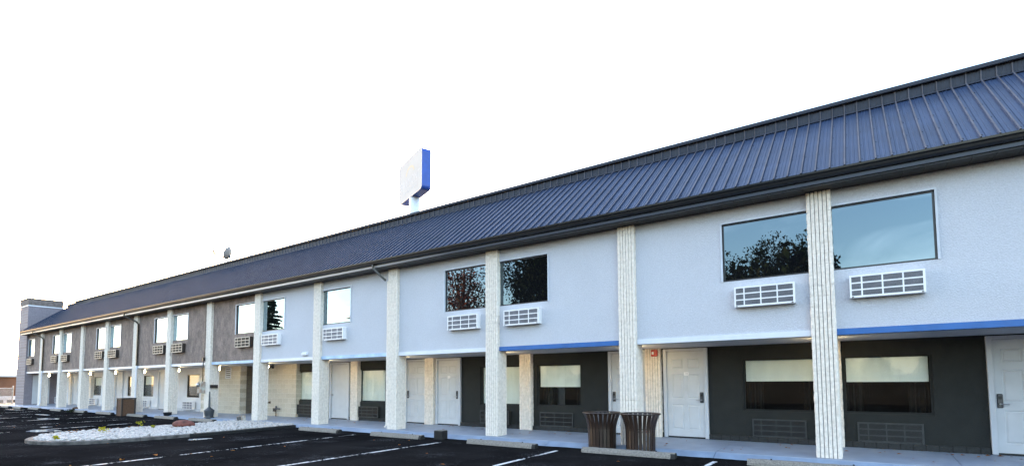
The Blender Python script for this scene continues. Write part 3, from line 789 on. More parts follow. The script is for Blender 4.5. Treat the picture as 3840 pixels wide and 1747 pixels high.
# ------------------------------------------------------------------ wheel stops
def stop_mesh(seed, L=2.02):
    r = random.Random(seed); b = MB(); k = 24
    prof = [(-.095, 0), (-.088, .045), (-.062, .10), (-.045, .112), (.045, .112), (.062, .10), (.088, .045), (.095, 0)]
    n = len(prof)
    for i in range(k + 1):
        x = L * i / k - L / 2; e = .012 if i in (0, k) else 0
        for y, z in prof: b.v.append((x + (r.uniform(-.006, .006)), (y * (1 - e * 4)) + r.uniform(-.003, .003), max(0, z * (1 - e * 3) + (r.uniform(-.003, .003) if z > 0 else -.004))))
    for i in range(k):
        for j in range(n - 1): b.f.append((i * n + j, (i + 1) * n + j, (i + 1) * n + j + 1, i * n + j + 1)); b.m.append(0 if i < k - 1 or j in (2, 3, 4) else 1)
    b.f += [tuple(range(n)), tuple(range(k * n, k * n + n))[::-1]]; b.m += [1, 1]
    # anchor pins
    for x in (-.62, .62): b.lathe([(.014, .10), (.014, .128), (.01, .132)], x, 0, 8, 1)
    return b.mesh('wheel_stop', [M['concrete'], M['kerb_tar']])
sm = [stop_mesh(s) for s in (1, 2, 3)]
stops = [(-.86, -.84, 'concrete wheel stop in front of the nearest pier, cut off by the picture edge'), (-4.20, -.86, 'concrete wheel stop in front of the two brown slatted litter bins'), (-7.38, -.92, 'concrete wheel stop in front of the third pier from the right'),
         (-11.05, -.86, 'concrete wheel stop in front of the fourth pier, beside the black block'), (-14.5, -.90, 'concrete wheel stop just right of the pebble island'), (-22.75, -.62, 'concrete wheel stop just left of the pebble island, before the cigarette urn'),
         (-26.05, -.62, 'concrete wheel stop beside the small black tub'), (-29.05, -.66, 'concrete wheel stop just right of the brown aggregate bin'), (-33.0, -.66, 'concrete wheel stop just left of the brown aggregate bin'),
         (-36.6, -.72, 'concrete wheel stop right of the dark weeds'), (-39.9, -.82, 'concrete wheel stop left of the dark weeds'), (-43.6, -.95, 'concrete wheel stop third from the far end of the row'), (-46.5, -1.1, 'concrete wheel stop second from the far end of the row'), (-49.4, -1.1, 'half-buried concrete wheel stop at the far end by the grey end wall')]
for i, (x, y, lab) in enumerate(stops):
    o = put('wheel_stop', sm[i % 3], None, (x, y, GZ)); o.rotation_euler = (0, 0, R(random.uniform(-1.2, 1.2)))
    tag(o, lab, 'wheel stop', 'wheel stops along the walkway')

# ------------------------------------------------------------------ air conditioners
def ac_parts(wd, mats):
    w, h, d = wd, .405, .16
    cs = MB(); cs.box(0, w, .012, d, 0, h, 0, .006); cs.box(.03, .06, -.004, .011, .006, .022, 1); cs.box(w - .06, w - .03, -.004, .011, .006, .022, 1)
    gr = MB(); t = .024
    xs = [0, w * .17, w * .45, w * .72, w]; zs = [0, h * .345, h * .655, h]
    y0, y1 = 0, .014
    gr.box(0, w, y0, y1, 0, .035); gr.box(0, w, y0, y1, h - .03, h); gr.box(0, .03, y0, y1, .0355, h - .0305); gr.box(w - .035, w, y0, y1, .0355, h - .0305)
    for x in xs[1:-1]: gr.box(x - t / 2, x + t / 2, y0, y1, .0355, h - .0305)
    xe = [.0305] + [q for x in xs[1:-1] for q in (x - t / 2 - .0005, x + t / 2 + .0005)] + [w - .0355]
    for z in zs[1:-1]:
        for i in range(0, len(xe), 2): gr.box(xe[i], xe[i + 1], y0 + .001, y1 - .001, z - t / 2, z + t / 2)
    fn = MB(); fn.quad((.02, .0115, .02), (w - .02, .0115, .02), (w - .02, .0115, h - .02), (.02, .0115, h - .02), 1)
    x = .036
    while x < w - .04:
        fn.box(x, x + .005, .004, .0112, .036, h - .031, 0); x += .0145
    return cs.mesh('casing', [mats[0], M['black']]), gr.mesh('grille', mats[1]), fn.mesh('louvre', [mats[2], M['black']])
fin_w = mat('grey_louvre_fin', (.30, .30, .34), .4, .1, 5); fin_d = mat('dark_louvre_fin', (.020, .018, .017), .5, .1, 5)
brown_case = mat('dark_brown_casing', (.030, .022, .018), .5, .15, 6); tan_gr = mat('pale_tan_grille', (.52, .45, .38), .5, .08, 6)
char_gr = mat('charcoal_grille', (.034, .036, .036), .55, .1, 6)
AC = {'white': ac_parts(1.09, (M['white'], M['white'], fin_w)), 'brown': ac_parts(1.11, (brown_case, tan_gr, fin_d)), 'char': ac_parts(1.09, (M['charcoal'], char_gr, fin_d))}
ORD = ['', 'nearest', 'second', 'third', 'fourth', 'fifth', 'sixth', 'seventh', 'eighth', 'ninth', 'tenth', 'eleventh', 'twelfth', 'thirteenth']
def pn(n): return 'the nearest pier' if n == 1 else 'the %s pier from the right' % ORD[n]
first = {}
def ac(kind, x, y, z, lab, group):
    if kind not in first:
        o = empty('air_conditioner', (x, y, z)); c, g_, f = AC[kind]
        put('casing', c, o); put('grille', g_, o); put('louvre', f, o); first[kind] = o
    else: o = dup(first[kind], (x, y, z))
    tag(o, lab, 'air conditioner', group)
GU, GL = 'air conditioners under the upper windows', 'air conditioners under the ground floor windows'
for n in WIN_R:
    k = 'white' if n <= 6 else 'brown'
    ac(k, px(n) + .64, -.05, 2.92, ('white' if k == 'white' else 'brown') + ' upper air conditioner right of ' + pn(n), GU)
for n in WIN_L:
    k = 'white' if n <= 5 else 'brown'
    ac(k, px(n) - 1.33, -.05, 2.92, ('white' if k == 'white' else 'brown') + ' upper air conditioner left of ' + pn(n), GU)
ac('brown', -49.95, -.05, 2.90, 'dark brown pale-grilled air conditioner on the upper wall next to the grey end wall', GU)
for x, y, lab in [(-.205, YW - .03, 'charcoal air conditioner low on the dark wall right of the nearest pier'), (-2.22, YW - .03, 'charcoal air conditioner low on the dark wall left of the nearest pier'), (-7.93, YW - .03, 'charcoal air conditioner low on the dark wall right of the third pier from the right'),
                  (-10.03, YW - .16, 'charcoal air conditioner half hidden behind the third pier from the right'), (-15.86, YW - .1, 'charcoal air conditioner low on the dark wall left of the fourth pier from the right'), (-19.76, YW - .1, 'charcoal air conditioner in the narrow dark strip left of the fifth pier from the right')]:
    ac('char', x, y, .165, lab, GL)
for x, n in [(-29.72, 'white air conditioner low on the white wall, nearest of the far white ones'), (-35.1, 'white air conditioner low on the white wall, half hidden right of the aggregate bin'), (-43.0, 'white air conditioner low on the white wall between the tenth and eleventh piers'), (-49.9, 'white air conditioner low on the white wall, farthest, behind the twelfth pier')]:
    ac('white', x, YW - .2, .14, n, GL)

# ------------------------------------------------------------------ walkway lamps (lit globes on the backs of the piers)
def lamp():
    o = empty('walkway_lamp', (0, 0, 0))
    MB().box(-.05, .05, -.10, -.0, .07, .17, 0, .01).build('bracket', M['black'], o)
    b = MB().lathe([(.02, -.10), (.042, -.08), (.052, -.04), (.053, 0), (.046, .045), (.04, .075)], 0, 0, 14, 0)
    b.build('globe', M['lamp'], o, (0, -.035, 0), True)
    return o
l0 = None
for n in range(1, NP + 1):
    loc = (px(n) + PW / 2 + (.0 if n > 6 else -.02), PD + .115, 2.13)
    if l0 is None: l0 = o = lamp(); o.location = loc
    else: o = dup(l0, loc)
    tag(o, 'lit white globe lamp on the back of ' + pn(n), 'lamp', 'lamps under the walkway ceiling')

# ------------------------------------------------------------------ litter bins
def slat_bin():
    o = empty('litter_bin', (0, 0, 0)); H = .855
    def rad(t): return .305 + .015 * t + .095 * max(0, (t - .55) / .45) ** 1.8
    st = MB(); n = 24
    for i in range(n):
        a0 = 2 * math.pi * i / n; k = 14; V = []
        for j in range(k + 1):
            t = j / k; r_ = rad(t); z = .03 + t * (H - .05)
            hw = .031 * (1 + .18 * t)
            for s, q in ((-1, 0), (1, 0), (1, .007), (-1, .007)):
                a = a0 + s * hw / r_; V.append(((r_ - q) * math.cos(a), (r_ - q) * math.sin(a), z))
        fs = [(j * 4 + e, j * 4 + (e + 1) % 4, (j + 1) * 4 + (e + 1) % 4, (j + 1) * 4 + e) for j in range(k) for e in range(4)]
        st.add(V, fs, 0)
    st.build('slats', M['bin'], o)
    def ring(r_, z, t, name):
        b = MB(); k, s = 40, 8
        for i in range(k):
            a = 2 * math.pi * i / k
            for q in range(s): e = 2 * math.pi * q / s; b.v.append(((r_ + t * math.cos(e)) * math.cos(a), (r_ + t * math.cos(e)) * math.sin(a), z + t * math.sin(e)))
        for i in range(k):
            for q in range(s): b.f.append((i * s + q, ((i + 1) % k) * s + q, ((i + 1) % k) * s + (q + 1) % s, i * s + (q + 1) % s)); b.m.append(0)
        return b.build(name, M['bin'], o, smooth=True)
    ring(rad(1) + .002, H - .015, .017, 'rim'); ring(rad(.58) - .016, .48, .010, 'hoop'); ring(rad(.05) - .016, .06, .010, 'hoop')
    MB().lathe([(.30, .03), (.30, .045)], 0, 0, 32).build('floor_plate', M['bin'], o)
    return o
b1 = slat_bin(); b1.location = (-4.945, -.45, GZ); b1.rotation_euler = (0, 0, .1)
tag(b1, 'left of two flared brown slatted litter bins, with a dark liner inside', 'litter bin', 'brown slatted litter bins')
b2 = dup(b1, (-4.055, -.45, GZ), .35); tag(b2, 'right of two flared brown slatted litter bins, empty so light shows through', 'litter bin', 'brown slatted litter bins')
MB().lathe([(.26, .05), (.27, .5), (.285, .62), (.28, .622), (.262, .5), (.25, .06)], 0, 0, 32).build('liner', M['black'], b1, smooth=True)

ag = tag(empty('aggregate_bin', (-30.45, -.62, GZ)), 'square brown pebble-faced litter bin standing by the wheel stops', 'litter bin')
w2 = .31
MB().box(-w2 + .02, w2 - .02, -w2 + .02, w2 - .02, 0, .80).build('panel', M['aggregate'], ag)
for sx in (-1, 1):
    for sy in (-1, 1): MB().box(sx * w2 - (.075 if sx > 0 else 0), sx * w2 + (.075 if sx < 0 else 0), sy * w2 - (.075 if sy > 0 else 0), sy * w2 + (.075 if sy < 0 else 0), -.0, .81, 0, .015).build('corner_post', M['bin_edge'], ag)
MB().box(-w2 - .01, w2 + .01, -w2 - .01, w2 + .01, .811, .87, 0, .012).build('lid', M['bin_edge'], ag)

ur = tag(empty('cigarette_urn', (-23.28, -.10, 0)), 'dark grey cigarette urn with a long thin neck beside the meter pier', 'ashtray')
MB().lathe([(.19, 0), (.195, .02), (.165, .06), (.17, .10), (.19, .25), (.195, .29)], 0, 0, 28).build('base', M['urn'], ur, smooth=True)
MB().lathe([(.205, .285), (.205, .31), (.17, .345), (.10, .40), (.065, .43), (.045, .47), (.028, 1.02), (.026, 1.10), (.012, 1.115)], 0, 0, 28).build('neck', M['urn'], ur, smooth=True)

tag(MB().lathe([(.15, 0), (.175, .13), (.185, .132), (.187, .155), (.172, .156), (.160, .13), (.0, .12)], 0, 0, 24).build('tub', M['pot'], None, (-27.05, -.15, -.02), True), 'low black plastic tub at the foot of the eighth pier from the right', 'tub')
o = MB().box(-.14, .14, -.13, .13, 0, .235, 0, .012).box(-.13, .13, -.12, .12, .236, .245, 1, .003).build('marker_block', [M['kerb_tar'], M['concrete']], None, (-9.62, -.60, GZ)); o.rotation_euler = (0, 0, .12)
tag(o, 'black tarred block with a chipped pale top by the fourth wheel stop', 'block')
lb = tag(empty('well_light', (-20.3, -.30, -.02)), 'small weathered grey box leaning in the pebbles beside the walkway', 'box'); lb.rotation_euler = (0, R(-10), .2)
MB().box(-.14, .14, -.10, .10, 0, .20, 0, .01).build('housing', M['meter_box'], lb); MB().box(-.11, .11, -.108, -.1005, .03, .175).build('lens', M['urn'], lb)

# ------------------------------------------------------------------ things on the walls
me_ = tag(empty('electric_meter', (-24.02, -.001, 1.04)), 'rusty electric meter box with a glass dial on the seventh pier', 'electric meter')
MB().box(-.14, .15, -.20, 0, 0, .50, 0, .008).build('box', M['meter_box'], me_)
b = MB().lathe([(.085, 0), (.085, .03), (.075, .09), (.05, .11), (.0, .112)], 0, 0, 20, 0); b.v = [(x, -z - .2, y) for x, y, z in b.v]
b.build('dial', M['metal'], me_, (-.02, 0, .36), True)
MB().tube([(.05, -.08, .50), (.05, -.08, 1.40)], .022, 8).box(.0, .1, -.12, -.02, 1.40, 1.56, 0).tube([(.05, -.04, 1.56), (.04, -.035, 2.4), (.045, -.04, 3.4), (.04, -.03, 3.95)], .012, 6).build('conduit', M['frame'], me_)
tag(MB().box(0, .09, -.01, .30, 0, .135, 0, .008).build('wall_ashtray', M['bin_edge'], None, (px(7) + PW + .012, .04, 1.265)), 'dark brown metal box fixed to the seventh pier above the urn', 'box')
sv = tag(empty('louvre_vent', (-25.48, YP, 1.70)), 'louvred vent in the cream block wall left of the passage', 'vent')
MB().box(0, .05, -.02, .0, 0, .53).box(.45, .5, -.02, 0, 0, .53).box(.0505, .4495, -.02, 0, 0, .05).box(.0505, .4495, -.02, 0, .48, .53).build('frame', M['trim'], sv)
b = MB().quad((.04, -.002, .04), (.46, -.002, .04), (.46, -.002, .49), (.04, -.002, .49), 1)
for k in range(4): z = .07 + k * .1; b.add([(.052, -.003, z + .06), (.448, -.003, z + .06), (.448, -.03, z), (.052, -.03, z)], [(0, 1, 2, 3)], 0)
b.build('slats', [M['trim'], M['black']], sv)
tag(MB().add([(0, 0, 0), (.33, 0, 0), (.33, 0, .13), (0, 0, .13), (.02, -.09, .0), (.31, -.09, .0), (.31, -.09, .07), (.02, -.09, .07)], [(4, 5, 6, 7), (7, 6, 2, 3), (0, 4, 7, 3), (1, 2, 6, 5), (0, 1, 5, 4)]).build('vent_hood', M['band_white'], None, (-17.0, YU - .004, 2.455)), 'small white vent hood low on the pale blue stucco between fifth and sixth piers', 'vent')
sp = tag(empty('standpipe', (-21.05, YP - .08, .03)), 'rusty standpipe with a brass valve against the cream block wall', 'tap')
MB().tube([(0, 0, 0), (0, 0, .30)], .02, 8).build('pipe', M['rock_brown'], sp)
MB().lathe([(.03, .28), (.045, .32), (.045, .38), (.03, .42), (.012, .46)], 0, 0, 12).tube([(0, 0, .35), (.28, 0, .33)], .022, 8).tube([(-.05, 0, .44), (.05, 0, .44)], .012, 6).build('valve', M['lock'], sp)
tag(MB().tube([(0, 0, 0), (0, -.10, 0), (0, -.11, -.05)], .028, 8).box(-.05, .05, -.012, -.001, -.05, .05).build('wall_tap', M['rock_brown'], None, (-21.65, YP, .62)), 'short rusty pipe stub high on the cream block wall', 'tap')
tag(MB().box(0, .22, -.012, -.001, 0, .14, 0).box(.02, .20, -.02, -.0125, .02, .12, 1).build('access_hatch', [M['rock_brown'], M['black']], None, (-21.4, YP, .24)), 'small black access hatch low in the cream block wall', 'hatch')
fl = tag(empty('security_light', (-20.95, 1.35, 2.262)), 'dark twin security light under the ceiling by the cream block wall', 'security light')
MB().lathe([(.06, -.03), (.06, 0)], 0, 0, 14).build('base', M['frame'], fl)
for s in (-1, 1): MB().tube([(0, 0, -.03), (s * .06, -.04, -.08)], .015, 6).tube([(s * .05, -.03, -.07), (s * .13, -.10, -.14)], [.03, .06], 12).build('lamp_head', M['frame'], fl)
fa = tag(empty('fire_alarm', (-4.43, YP - .004, 2.15)), 'red fire alarm strobe on the cream pilaster beside door 119', 'fire alarm')
MB().box(-.085, .085, -.06, -.006, -.085, .085, 0, .018).build('housing', M['red'], fa)
MB().box(-.055, .0, -.075, -.0605, -.035, .035, 0, .01).build('strobe_lens', M['white'], fa)

# ------------------------------------------------------------------ roof dish
di = tag(empty('satellite_dish', (-28.2, 3.1, 7.2)), 'grey satellite dish with a long feed arm standing on the flat roof', 'satellite dish')
MB().tube([(0, 0, 0), (0, 0, 1.05)], .03, 10).tube([(0, 0, 1.0), (-.06, -.02, 1.18)], .055, 8).build('mast', M['lock'], di)
ax = Vector((-.80, -.48, .34)).normalized(); q = ax.to_track_quat('Z', 'Y')
b = MB(); k, s = 6, 28
for j in range(k + 1):
    t = j / k
    for i in range(s):
        a = 2 * math.pi * i / s; p = Vector((.36 * t * math.cos(a), .36 * t * math.sin(a), .10 * t * t)); b.v.append(tuple(q @ p + Vector((-.08, -.03, 1.27))))
for j in range(k):
    for i in range(s): b.f.append((j * s + i, j * s + (i + 1) % s, (j + 1) * s + (i + 1) % s, (j + 1) * s + i)); b.m.append(0)
o = b.build('reflector', M['dish'], di, smooth=True); so = o.modifiers.new('t', 'SOLIDIFY'); so.thickness = .012
MB().tube([(-.08, -.05, .95), (-1.02, -.30, 1.33), (-1.16, -.33, 1.36)], .045, 8).build('feed_arm', M['lock'], di)
lb_ = MB()
for k in (-1, 0, 1): lb_.tube([(-1.16 + .03 * k, -.33, 1.42 + .10 * k + .1), (-1.02 + .03 * k, -.29, 1.40 + .10 * k + .1)], [.035, .05], 10)
lb_.tube([(-1.16, -.33, 1.35), (-1.22, -.33, 1.72)], .04, 8)
lb_.build('feed_horn', M['lock'], di)

# ------------------------------------------------------------------ pole sign behind the roof
# local frame: x along the face (seen from the front, left to right), -y out of the face
L_, H_, D_ = 4.6, 3.15, .72
P0 = Vector((-26.57, 16.0, 15.80))                 # near lower corner
rz = math.atan2(-.39, .92)
sg = tag(empty('pole_sign', (P0.x, P0.y, 0), rz), 'tall pole sign with white face and blue sides behind the roof', 'sign')
zb = 15.80
def rrect(w, h, r, n=7):
    P = []
    for cx, cz, a0 in ((-r, r, -90), (-r, h - r, 0), (-w + r, h - r, 90), (-w + r, r, 180)):
        for i in range(n): a = R(a0 + 90 * i / (n - 1)); P.append((cx + r * math.cos(a), cz + r * math.sin(a)))
    return P
RP = rrect(L_, H_, .30)
n = len(RP); b = MB()
b.v = [(x, 0, zb + z) for x, z in RP] + [(x, D_, zb + z) for x, z in RP]
b.f = [(i, (i + 1) % n, n + (i + 1) % n, n + i) for i in range(n)] + [tuple(range(n, 2 * n))]; b.m = [0] * len(b.f)
b.build('cabinet', M['sign_blue'], sg)
fb = MB().add([(x, -.012, zb + z) for x, z in RP], [tuple(range(n))]); 
fb.add([(x, -.012, zb + z) for x, z in RP] + [(x, .0, zb + z) for x, z in RP], [(i, n + i, n + (i + 1) % n, (i + 1) % n) for i in range(n)])
fc = fb.build('face', M['sign_white'], sg)
RT = MB(); RQ = rrect(L_ - .06, H_ - .06, .28)
RT.add([(x, -.03, zb + z) for x, z in RP] + [(x - .03, -.03, zb + z + .03) for x, z in RQ] + [(x, -.012, zb + z) for x, z in RP], [(i, (i + 1) % n, n + (i + 1) % n, n + i) for i in range(n)] + [(i, 2 * n + i, 2 * n + (i + 1) % n, (i + 1) % n) for i in range(n)])
RT.build('retainer', M['galv'], sg)
lt = MB()
for txt, size, cz in (('BAYMONT', .95, 1.30), ('BY WYNDHAM', .40, .62)):
    t = text_mesh(txt, size, 't'); w = max(v.co.x for v in t.vertices) - min(v.co.x for v in t.vertices)
    k = min(1, (3.9 if size > .5 else 2.7) / w)
    lt.add([(v.co.x * k - L_ / 2, -.016 + v.co.z, zb + cz + v.co.y) for v in t.vertices], [tuple(p.vertices) for p in t.polygons], 0)
lt.box(-L_ + .35, -.35, -.017, -.013, zb + .90, zb + .94, 0)
for k in range(18):
    a0, a1 = R(15 + 150 * k / 18), R(15 + 150 * (k + 1) / 18)
    lt.quad(*[(-L_ / 2 + r_ * math.cos(a), -.016, zb + 1.75 + r_ * math.sin(a) * .8) for r_, a in ((.72, a0), (.95, a0), (.95, a1), (.72, a1))], 1)
lt.build('lettering', [M['sign_text'], M['sign_logo']], fc)
MB().lathe([(.40, -.2), (.40, zb + .02)], -L_ / 2, D_ / 2, 28)  .build('pole', M['band_white'], sg, smooth=True)

# ------------------------------------------------------------------ beyond the far end of the building
fn = tag(empty('chain_link_fence', (-53.1, .0, -.12)), 'chain link fence with a metal end post beside the grey end wall', 'fence')
for k in range(4): MB().tube([(0, 0, 0), (0, 0, 1.46)], .045, 10).lathe([(.05, 1.46), (.035, 1.51), (.0, 1.53)], 0, 0, 10).build('post', M['galv'], fn, (-3.0 * k, -.25 * k, 0))
MB().tube([(0, 0, 1.33), (-9.0, -.75, 1.33)], .02, 8).build('rail', M['galv'], fn)
b = MB(); x = -9.0
for k in range(-20, 120):
    for s in (1, -1):
        xa = -k * .075; xb = xa - s * 1.25
        pts_ = [(xa, .08), (xb, 1.33)]
        (x0, z0), (x1, z1) = pts_
        lo, hi = -9.0, 0.0
        def clip(x0, z0, x1, z1):
            t0, t1 = 0.0, 1.0
            for (d, a, c) in ((x1 - x0, lo - x0, hi - x0),):
                ta, tb = a / d, c / d
                if ta > tb: ta, tb = tb, ta
                t0, t1 = max(t0, ta), min(t1, tb)
            return None if t0 >= t1 else ((x0 + (x1 - x0) * t0, z0 + (z1 - z0) * t0), (x0 + (x1 - x0) * t1, z0 + (z1 - z0) * t1))
        c = clip(x0, z0, x1, z1)
        if c: b.tube([(c[0][0], c[0][0] * .0833, c[0][1]), (c[1][0], c[1][0] * .0833, c[1][1])], .004, 3)
b.build('wire_mesh', M['galv'], fn)
sh = tag(empty('far_building', (-92, 6, -.13)), 'low russet building with a pale flat roof beyond the fence', 'building')
MB().box(-9.6, 9.6, -16, 14, 0, 2.55).build('wall', M['shed_wall'], sh); MB().box(-10, 10, -16.4, 14.4, 2.551, 2.80).add([(-10, -16.4, 2.80), (10, -16.4, 2.80), (10, 14.4, 2.80), (-10, 14.4, 2.80), (0, -16.4, 3.7), (0, 14.4, 3.7)], [(0, 4, 5, 3), (1, 2, 5, 4), (0, 1, 4), (2, 3, 5)]).build('roof', M['shed_roof'], sh)
tag(MB().box(-.08, .08, -5, 5, .30, .62, 0, .02).box(-.06, .06, -3.1, -2.9, 0, .299).box(-.06, .06, 2.9, 3.1, 0, .299).build('white_barrier', M['white'], None, (-62.4, -1.5, -.13)), 'long low white barrier rail behind the chain link fence', 'barrier')
o = MB().box(-.9, .9, -30, 30, 0, .28).build('retaining_kerb', M['bin_edge'], None, (-66, 0, -.13)); tag(o, 'low dark retaining kerb behind the white barrier', 'kerb')

def crown(b, c, rx, rz, n, s, seed, m=0, lumps=9, shell=.35):
    rr = np.random.default_rng(seed); cen = []
    for _ in range(lumps):
        d = rr.normal(size=3); d /= np.linalg.norm(d); cen.append((np.array(c) + d * [rx * .6, rx * .6, rz * .62] * rr.uniform(.5, 1), rr.uniform(.32, .55)))
    k = n // lumps
    P = np.concatenate([cc + (lambda d: d / np.linalg.norm(d, axis=1, keepdims=True))(rr.normal(size=(k, 3))) * (rr.uniform(shell, 1, (k, 1)) ** .6) * f * np.array([rx, rx, rz]) for cc, f in cen])
    A = rr.normal(size=P.shape); A /= np.linalg.norm(A, axis=1, keepdims=True); E = np.cross(A, rr.normal(size=P.shape)); E /= np.linalg.norm(E, axis=1, keepdims=True)
    q = s * rr.uniform(.6, 1.4, (len(P), 1))
    V = np.stack([P - A * q, P + E * q * .45, P + A * q, P - E * q * .45], 1).reshape(-1, 3)
    o = len(b.v); b.v.extend(map(tuple, V)); b.f.extend([(o + 4 * i, o + 4 * i + 1, o + 4 * i + 2, o + 4 * i + 3) for i in range(len(P))]); b.m.extend([m] * len(P))
    return cen
def tree(x, y, h, rx, m, label, seed, n=5000, s=.22, crown_lo=.28, lumps=12, core=0):
    o = tag(empty('tree', (x, y, -.16)), label, 'tree', 'trees across the car park'); b = MB()
    zc = h * (1 + crown_lo) / 2; rzz = h * (1 - crown_lo) / 2
    cen = crown(b, (0, 0, zc), rx, rzz, n, s, seed, 0, lumps)
    if core: crown(b, (0, 0, zc * .94), rx * .9, rzz * .86, core, .34, seed + 900, 0, 10, 0.0)
    b.build('crown', M[m], o)
    t = MB(); r0 = h * .022; t.tube([(0, 0, 0), (.1, 0, h * .25), (-.05, .1, h * .5), (0, 0, h * .8)], [r0 * 1.3, r0, r0 * .7, r0 * .2], 9)
    for cc, f in cen: t.tube([(0, 0, h * .28), tuple(np.array([0, 0, h * .4]) * .5 + np.array(cc) * .5), tuple(cc)], [r0 * .5, r0 * .3, r0 * .1], 6)
    t.build('trunk', M['bark'], o); return o
tree(-33.5, -29, 17.5, 6.2, 'leaf_red', 'tall autumn tree with red leaves across the car park, mirrored in a window', 21, 5200, .15)
tree(-25.5, -31, 18.5, 6.0, 'leaf_dark', 'tall dark leafy tree across the car park next to the red one', 22, 15000, .16, core=1500)
tree(-20.5, -36, 15, 4.5, 'leaf_dark', 'tall dark tree set back behind the other big one across the car park', 29, 8000, .16)
for i, (x, h, r_) in enumerate([(-9.9, 10.8, 2.9), (-7.6, 12.6, 3.1), (-5.2, 12.8, 2.9), (-3.4, 14.0, 2.3)]):
    tree(x, -30 - (i % 2), h, r_, 'leaf_dark', ['shortest tree of the dark row across the car park', 'second of the dark row of trees across the car park', 'third of the dark row of trees across the car park', 'tallest tree of the dark row across the car park'][i], 40 + i, 15000, .115, .05, 16, 2600)
tree(-1.3, -30.5, 11.6, 1.0, 'leaf_dark', 'slender small tree at the right end of the dark row', 51, 900, .16, .3, 6)
cf = tag(empty('conifer', (-70.3, -30, -.16)), 'tall layered conifer far across the car park, mirrored in a window', 'tree'); b = MB(); rr = np.random.default_rng(3)
for k in range(26):
    z = 2.5 + 13 * k / 26; L0 = 3.6 * (1 - k / 27) ** .8
    for j in range(9):
        a = rr.uniform(0, 6.28); ln = L0 * rr.uniform(.65, 1.1)
        for t in np.linspace(.15, 1, 12):
            p = (ln * t * math.cos(a), ln * t * math.sin(a), z - .25 * ln * t + .12 * ln * t * t)
            leaves(b, p, .34 * (1.2 - t), 5, .24, int(rr.integers(1 << 30)), 0, .5)
b.build('crown', M['leaf_con'], cf); MB().tube([(0, 0, 0), (0, 0, 15.6)], [.28, .03], 8).build('trunk', M['bark'], cf)
tree(-81, -30, 10.6, 1.4, 'leaf_dark', 'small dark tree far down the car park beyond the conifer', 61, 900, .2, .4, 6)
pl = tag(empty('floodlight_pole', (-52.2, -30, -.16)), 'floodlight on a tall pole across the car park', 'street lamp')
MB().tube([(0, 0, 0), (0, 0, 9.7)], [.10, .06], 10).build('pole', M['galv'], pl); MB().box(-.8, .1, -.3, .3, 9.7, 9.95, 0, .05).build('lamp_head', M['frame'], pl)
fe = tag(empty('board_fence', (0, -27.5, -.12)), 'dark brown board fence along the far side of the car park', 'fence')
b = MB(); x = -44
while x < 22: b.box(x, x + .14, 0, .025, 0, 2.0 + random.uniform(-.03, .03)); x += .148
b.build('boards', M['fence_wood'], fe)
b = MB()
for z in (.4, 1.6): b.box(-44, 22, .026, .07, z, z + .09)
b.build('rails', M['fence_wood'], fe)
# unseen foliage added behind the fence to block low sky in window reflections
b = MB()
for i in range(30): crown(b, (-74 + i * 3.4 + random.uniform(-.6, .6), -46 + random.uniform(-1, 1), 2.1), 2.6, 2.6 + random.uniform(0, .7), 420, .3, 300 + i, 0, 5, .0)
o = b.build('sky_blocking_hedge', M['leaf_dark']); o['kind'] = 'stuff'
# wooded rise on the horizon at the far end
b = MB()
for i in range(16): crown(b, (-190 + random.uniform(-10, 10), -28 + i * 7 + random.uniform(-3, 3), 3.0 + random.uniform(0, 2.2)), 6, 3.2, 700, .5, 100 + i, 0, 5)
o = b.build('tree_line', M['leaf_far']); o['kind'] = 'stuff'

# ------------------------------------------------------------------ light, sky, camera
SUN_AZ, SUN_EL = -65.0, 9.0                        # azimuth from +Y towards +X
w = bpy.data.worlds.new('World'); SC.world = w; w.use_nodes = True
nt = w.node_tree; sk = nt.nodes.new('ShaderNodeTexSky'); sk.sky_type = 'NISHITA'; sk.sun_disc = False
sk.sun_elevation = R(SUN_EL); sk.sun_rotation = R(SUN_AZ); sk.air_density = 1.0; sk.dust_density = 2.0; sk.ozone_density = 2.5
tc = nt.nodes.new('ShaderNodeTexCoord'); mp = nt.nodes.new('ShaderNodeMapping'); mp.inputs['Scale'].default_value = (1.6, 4.5, 7); mp.inputs['Rotation'].default_value = (.3, .5, .4)
nz = nt.nodes.new('ShaderNodeTexNoise'); nz.inputs['Scale'].default_value = 1.6; nz.inputs['Detail'].default_value = 7; nz.inputs['Roughness'].default_value = .62; nz.inputs['Distortion'].default_value = .5
nt.links.new(tc.outputs['Generated'], mp.inputs[0]); nt.links.new(mp.outputs[0], nz.inputs['Vector'])
cr = nt.nodes.new('ShaderNodeValToRGB'); cr.color_ramp.elements[0].position = .47; cr.color_ramp.elements[0].color = (0, 0, 0, 1); cr.color_ramp.elements[1].position = .78; cr.color_ramp.elements[1].color = (1.3, 1.3, 1.35, 1)
nt.links.new(nz.outputs[0], cr.inputs[0])
mc = nt.nodes.new('ShaderNodeMix'); mc.data_type = 'RGBA'; mc.blend_type = 'ADD'; mc.inputs[0].default_value = 1     # thin high cloud over the clear sky
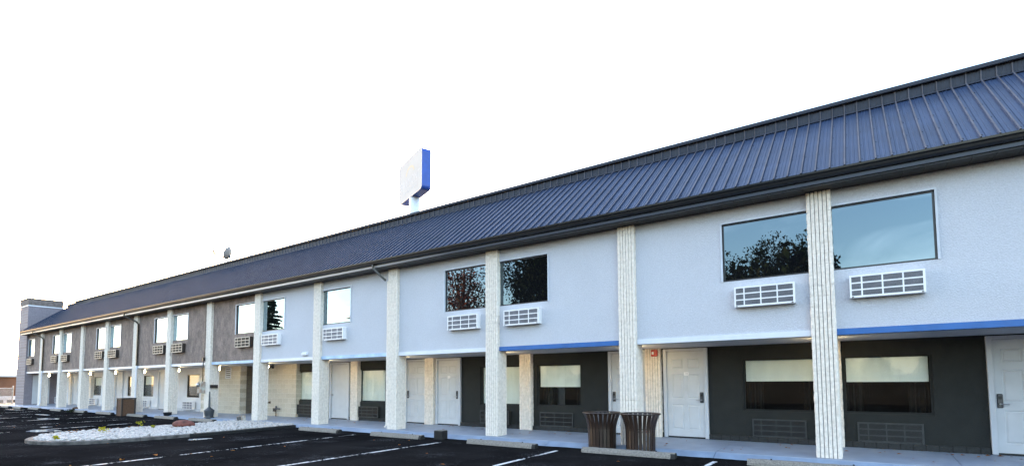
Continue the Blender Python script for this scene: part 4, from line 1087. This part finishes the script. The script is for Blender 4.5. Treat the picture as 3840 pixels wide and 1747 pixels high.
wb = nt.nodes.new('ShaderNodeMix'); wb.data_type = 'RGBA'; wb.blend_type = 'MULTIPLY'; wb.inputs[0].default_value = 1; wb.inputs[7].default_value = (1.22, 1.0, .86, 1)   # hazy, slightly warm air
nt.links.new(sk.outputs[0], wb.inputs[6]); nt.links.new(wb.outputs[2], mc.inputs[6]); nt.links.new(cr.outputs[0], mc.inputs[7]); nt.links.new(mc.outputs[2], nt.nodes['Background'].inputs[0]); nt.nodes['Background'].inputs[1].default_value = .15
su = bpy.data.lights.new('sun', 'SUN'); su.energy = 2.0; su.angle = R(.5); su.color = (1, .86, .70)
so = bpy.data.objects.new('sun', su); COL.objects.link(so)
sd = Vector((math.sin(R(SUN_AZ)) * math.cos(R(SUN_EL)), math.cos(R(SUN_AZ)) * math.cos(R(SUN_EL)), math.sin(R(SUN_EL))))
so.rotation_euler = sd.to_track_quat('Z', 'Y').to_euler(); so.location = (-60, 10, 30)

cd = bpy.data.cameras.new('camera'); co = bpy.data.objects.new('camera', cd); COL.objects.link(co); SC.camera = co
yaw, pitch, roll = .5981, .0652, -.0041
f_ = Vector((-math.sin(yaw) * math.cos(pitch), math.cos(yaw) * math.cos(pitch), math.sin(pitch)))
r_ = Vector((math.cos(yaw), math.sin(yaw), 0)); u_ = r_.cross(f_)
r2 = r_ * math.cos(roll) + u_ * math.sin(roll); u2 = -r_ * math.sin(roll) + u_ * math.cos(roll)
co.matrix_world = Matrix(((r2.x, u2.x, -f_.x, 0), (r2.y, u2.y, -f_.y, -11.268), (r2.z, u2.z, -f_.z, 1.392), (0, 0, 0, 1)))
cd.sensor_width = 36; cd.lens = 1950.3 / 3840 * 36; cd.shift_y = (1310.58 - 873.5) / 3840; cd.clip_end = 3000; cd.clip_start = .05

vs = SC.view_settings; vs.view_transform = 'Standard'; vs.look = 'None'; vs.exposure = 3.45; vs.gamma = 1
SC.cycles.max_bounces = 6; SC.cycles.diffuse_bounces = 3; SC.cycles.glossy_bounces = 4; SC.cycles.transparent_max_bounces = 12
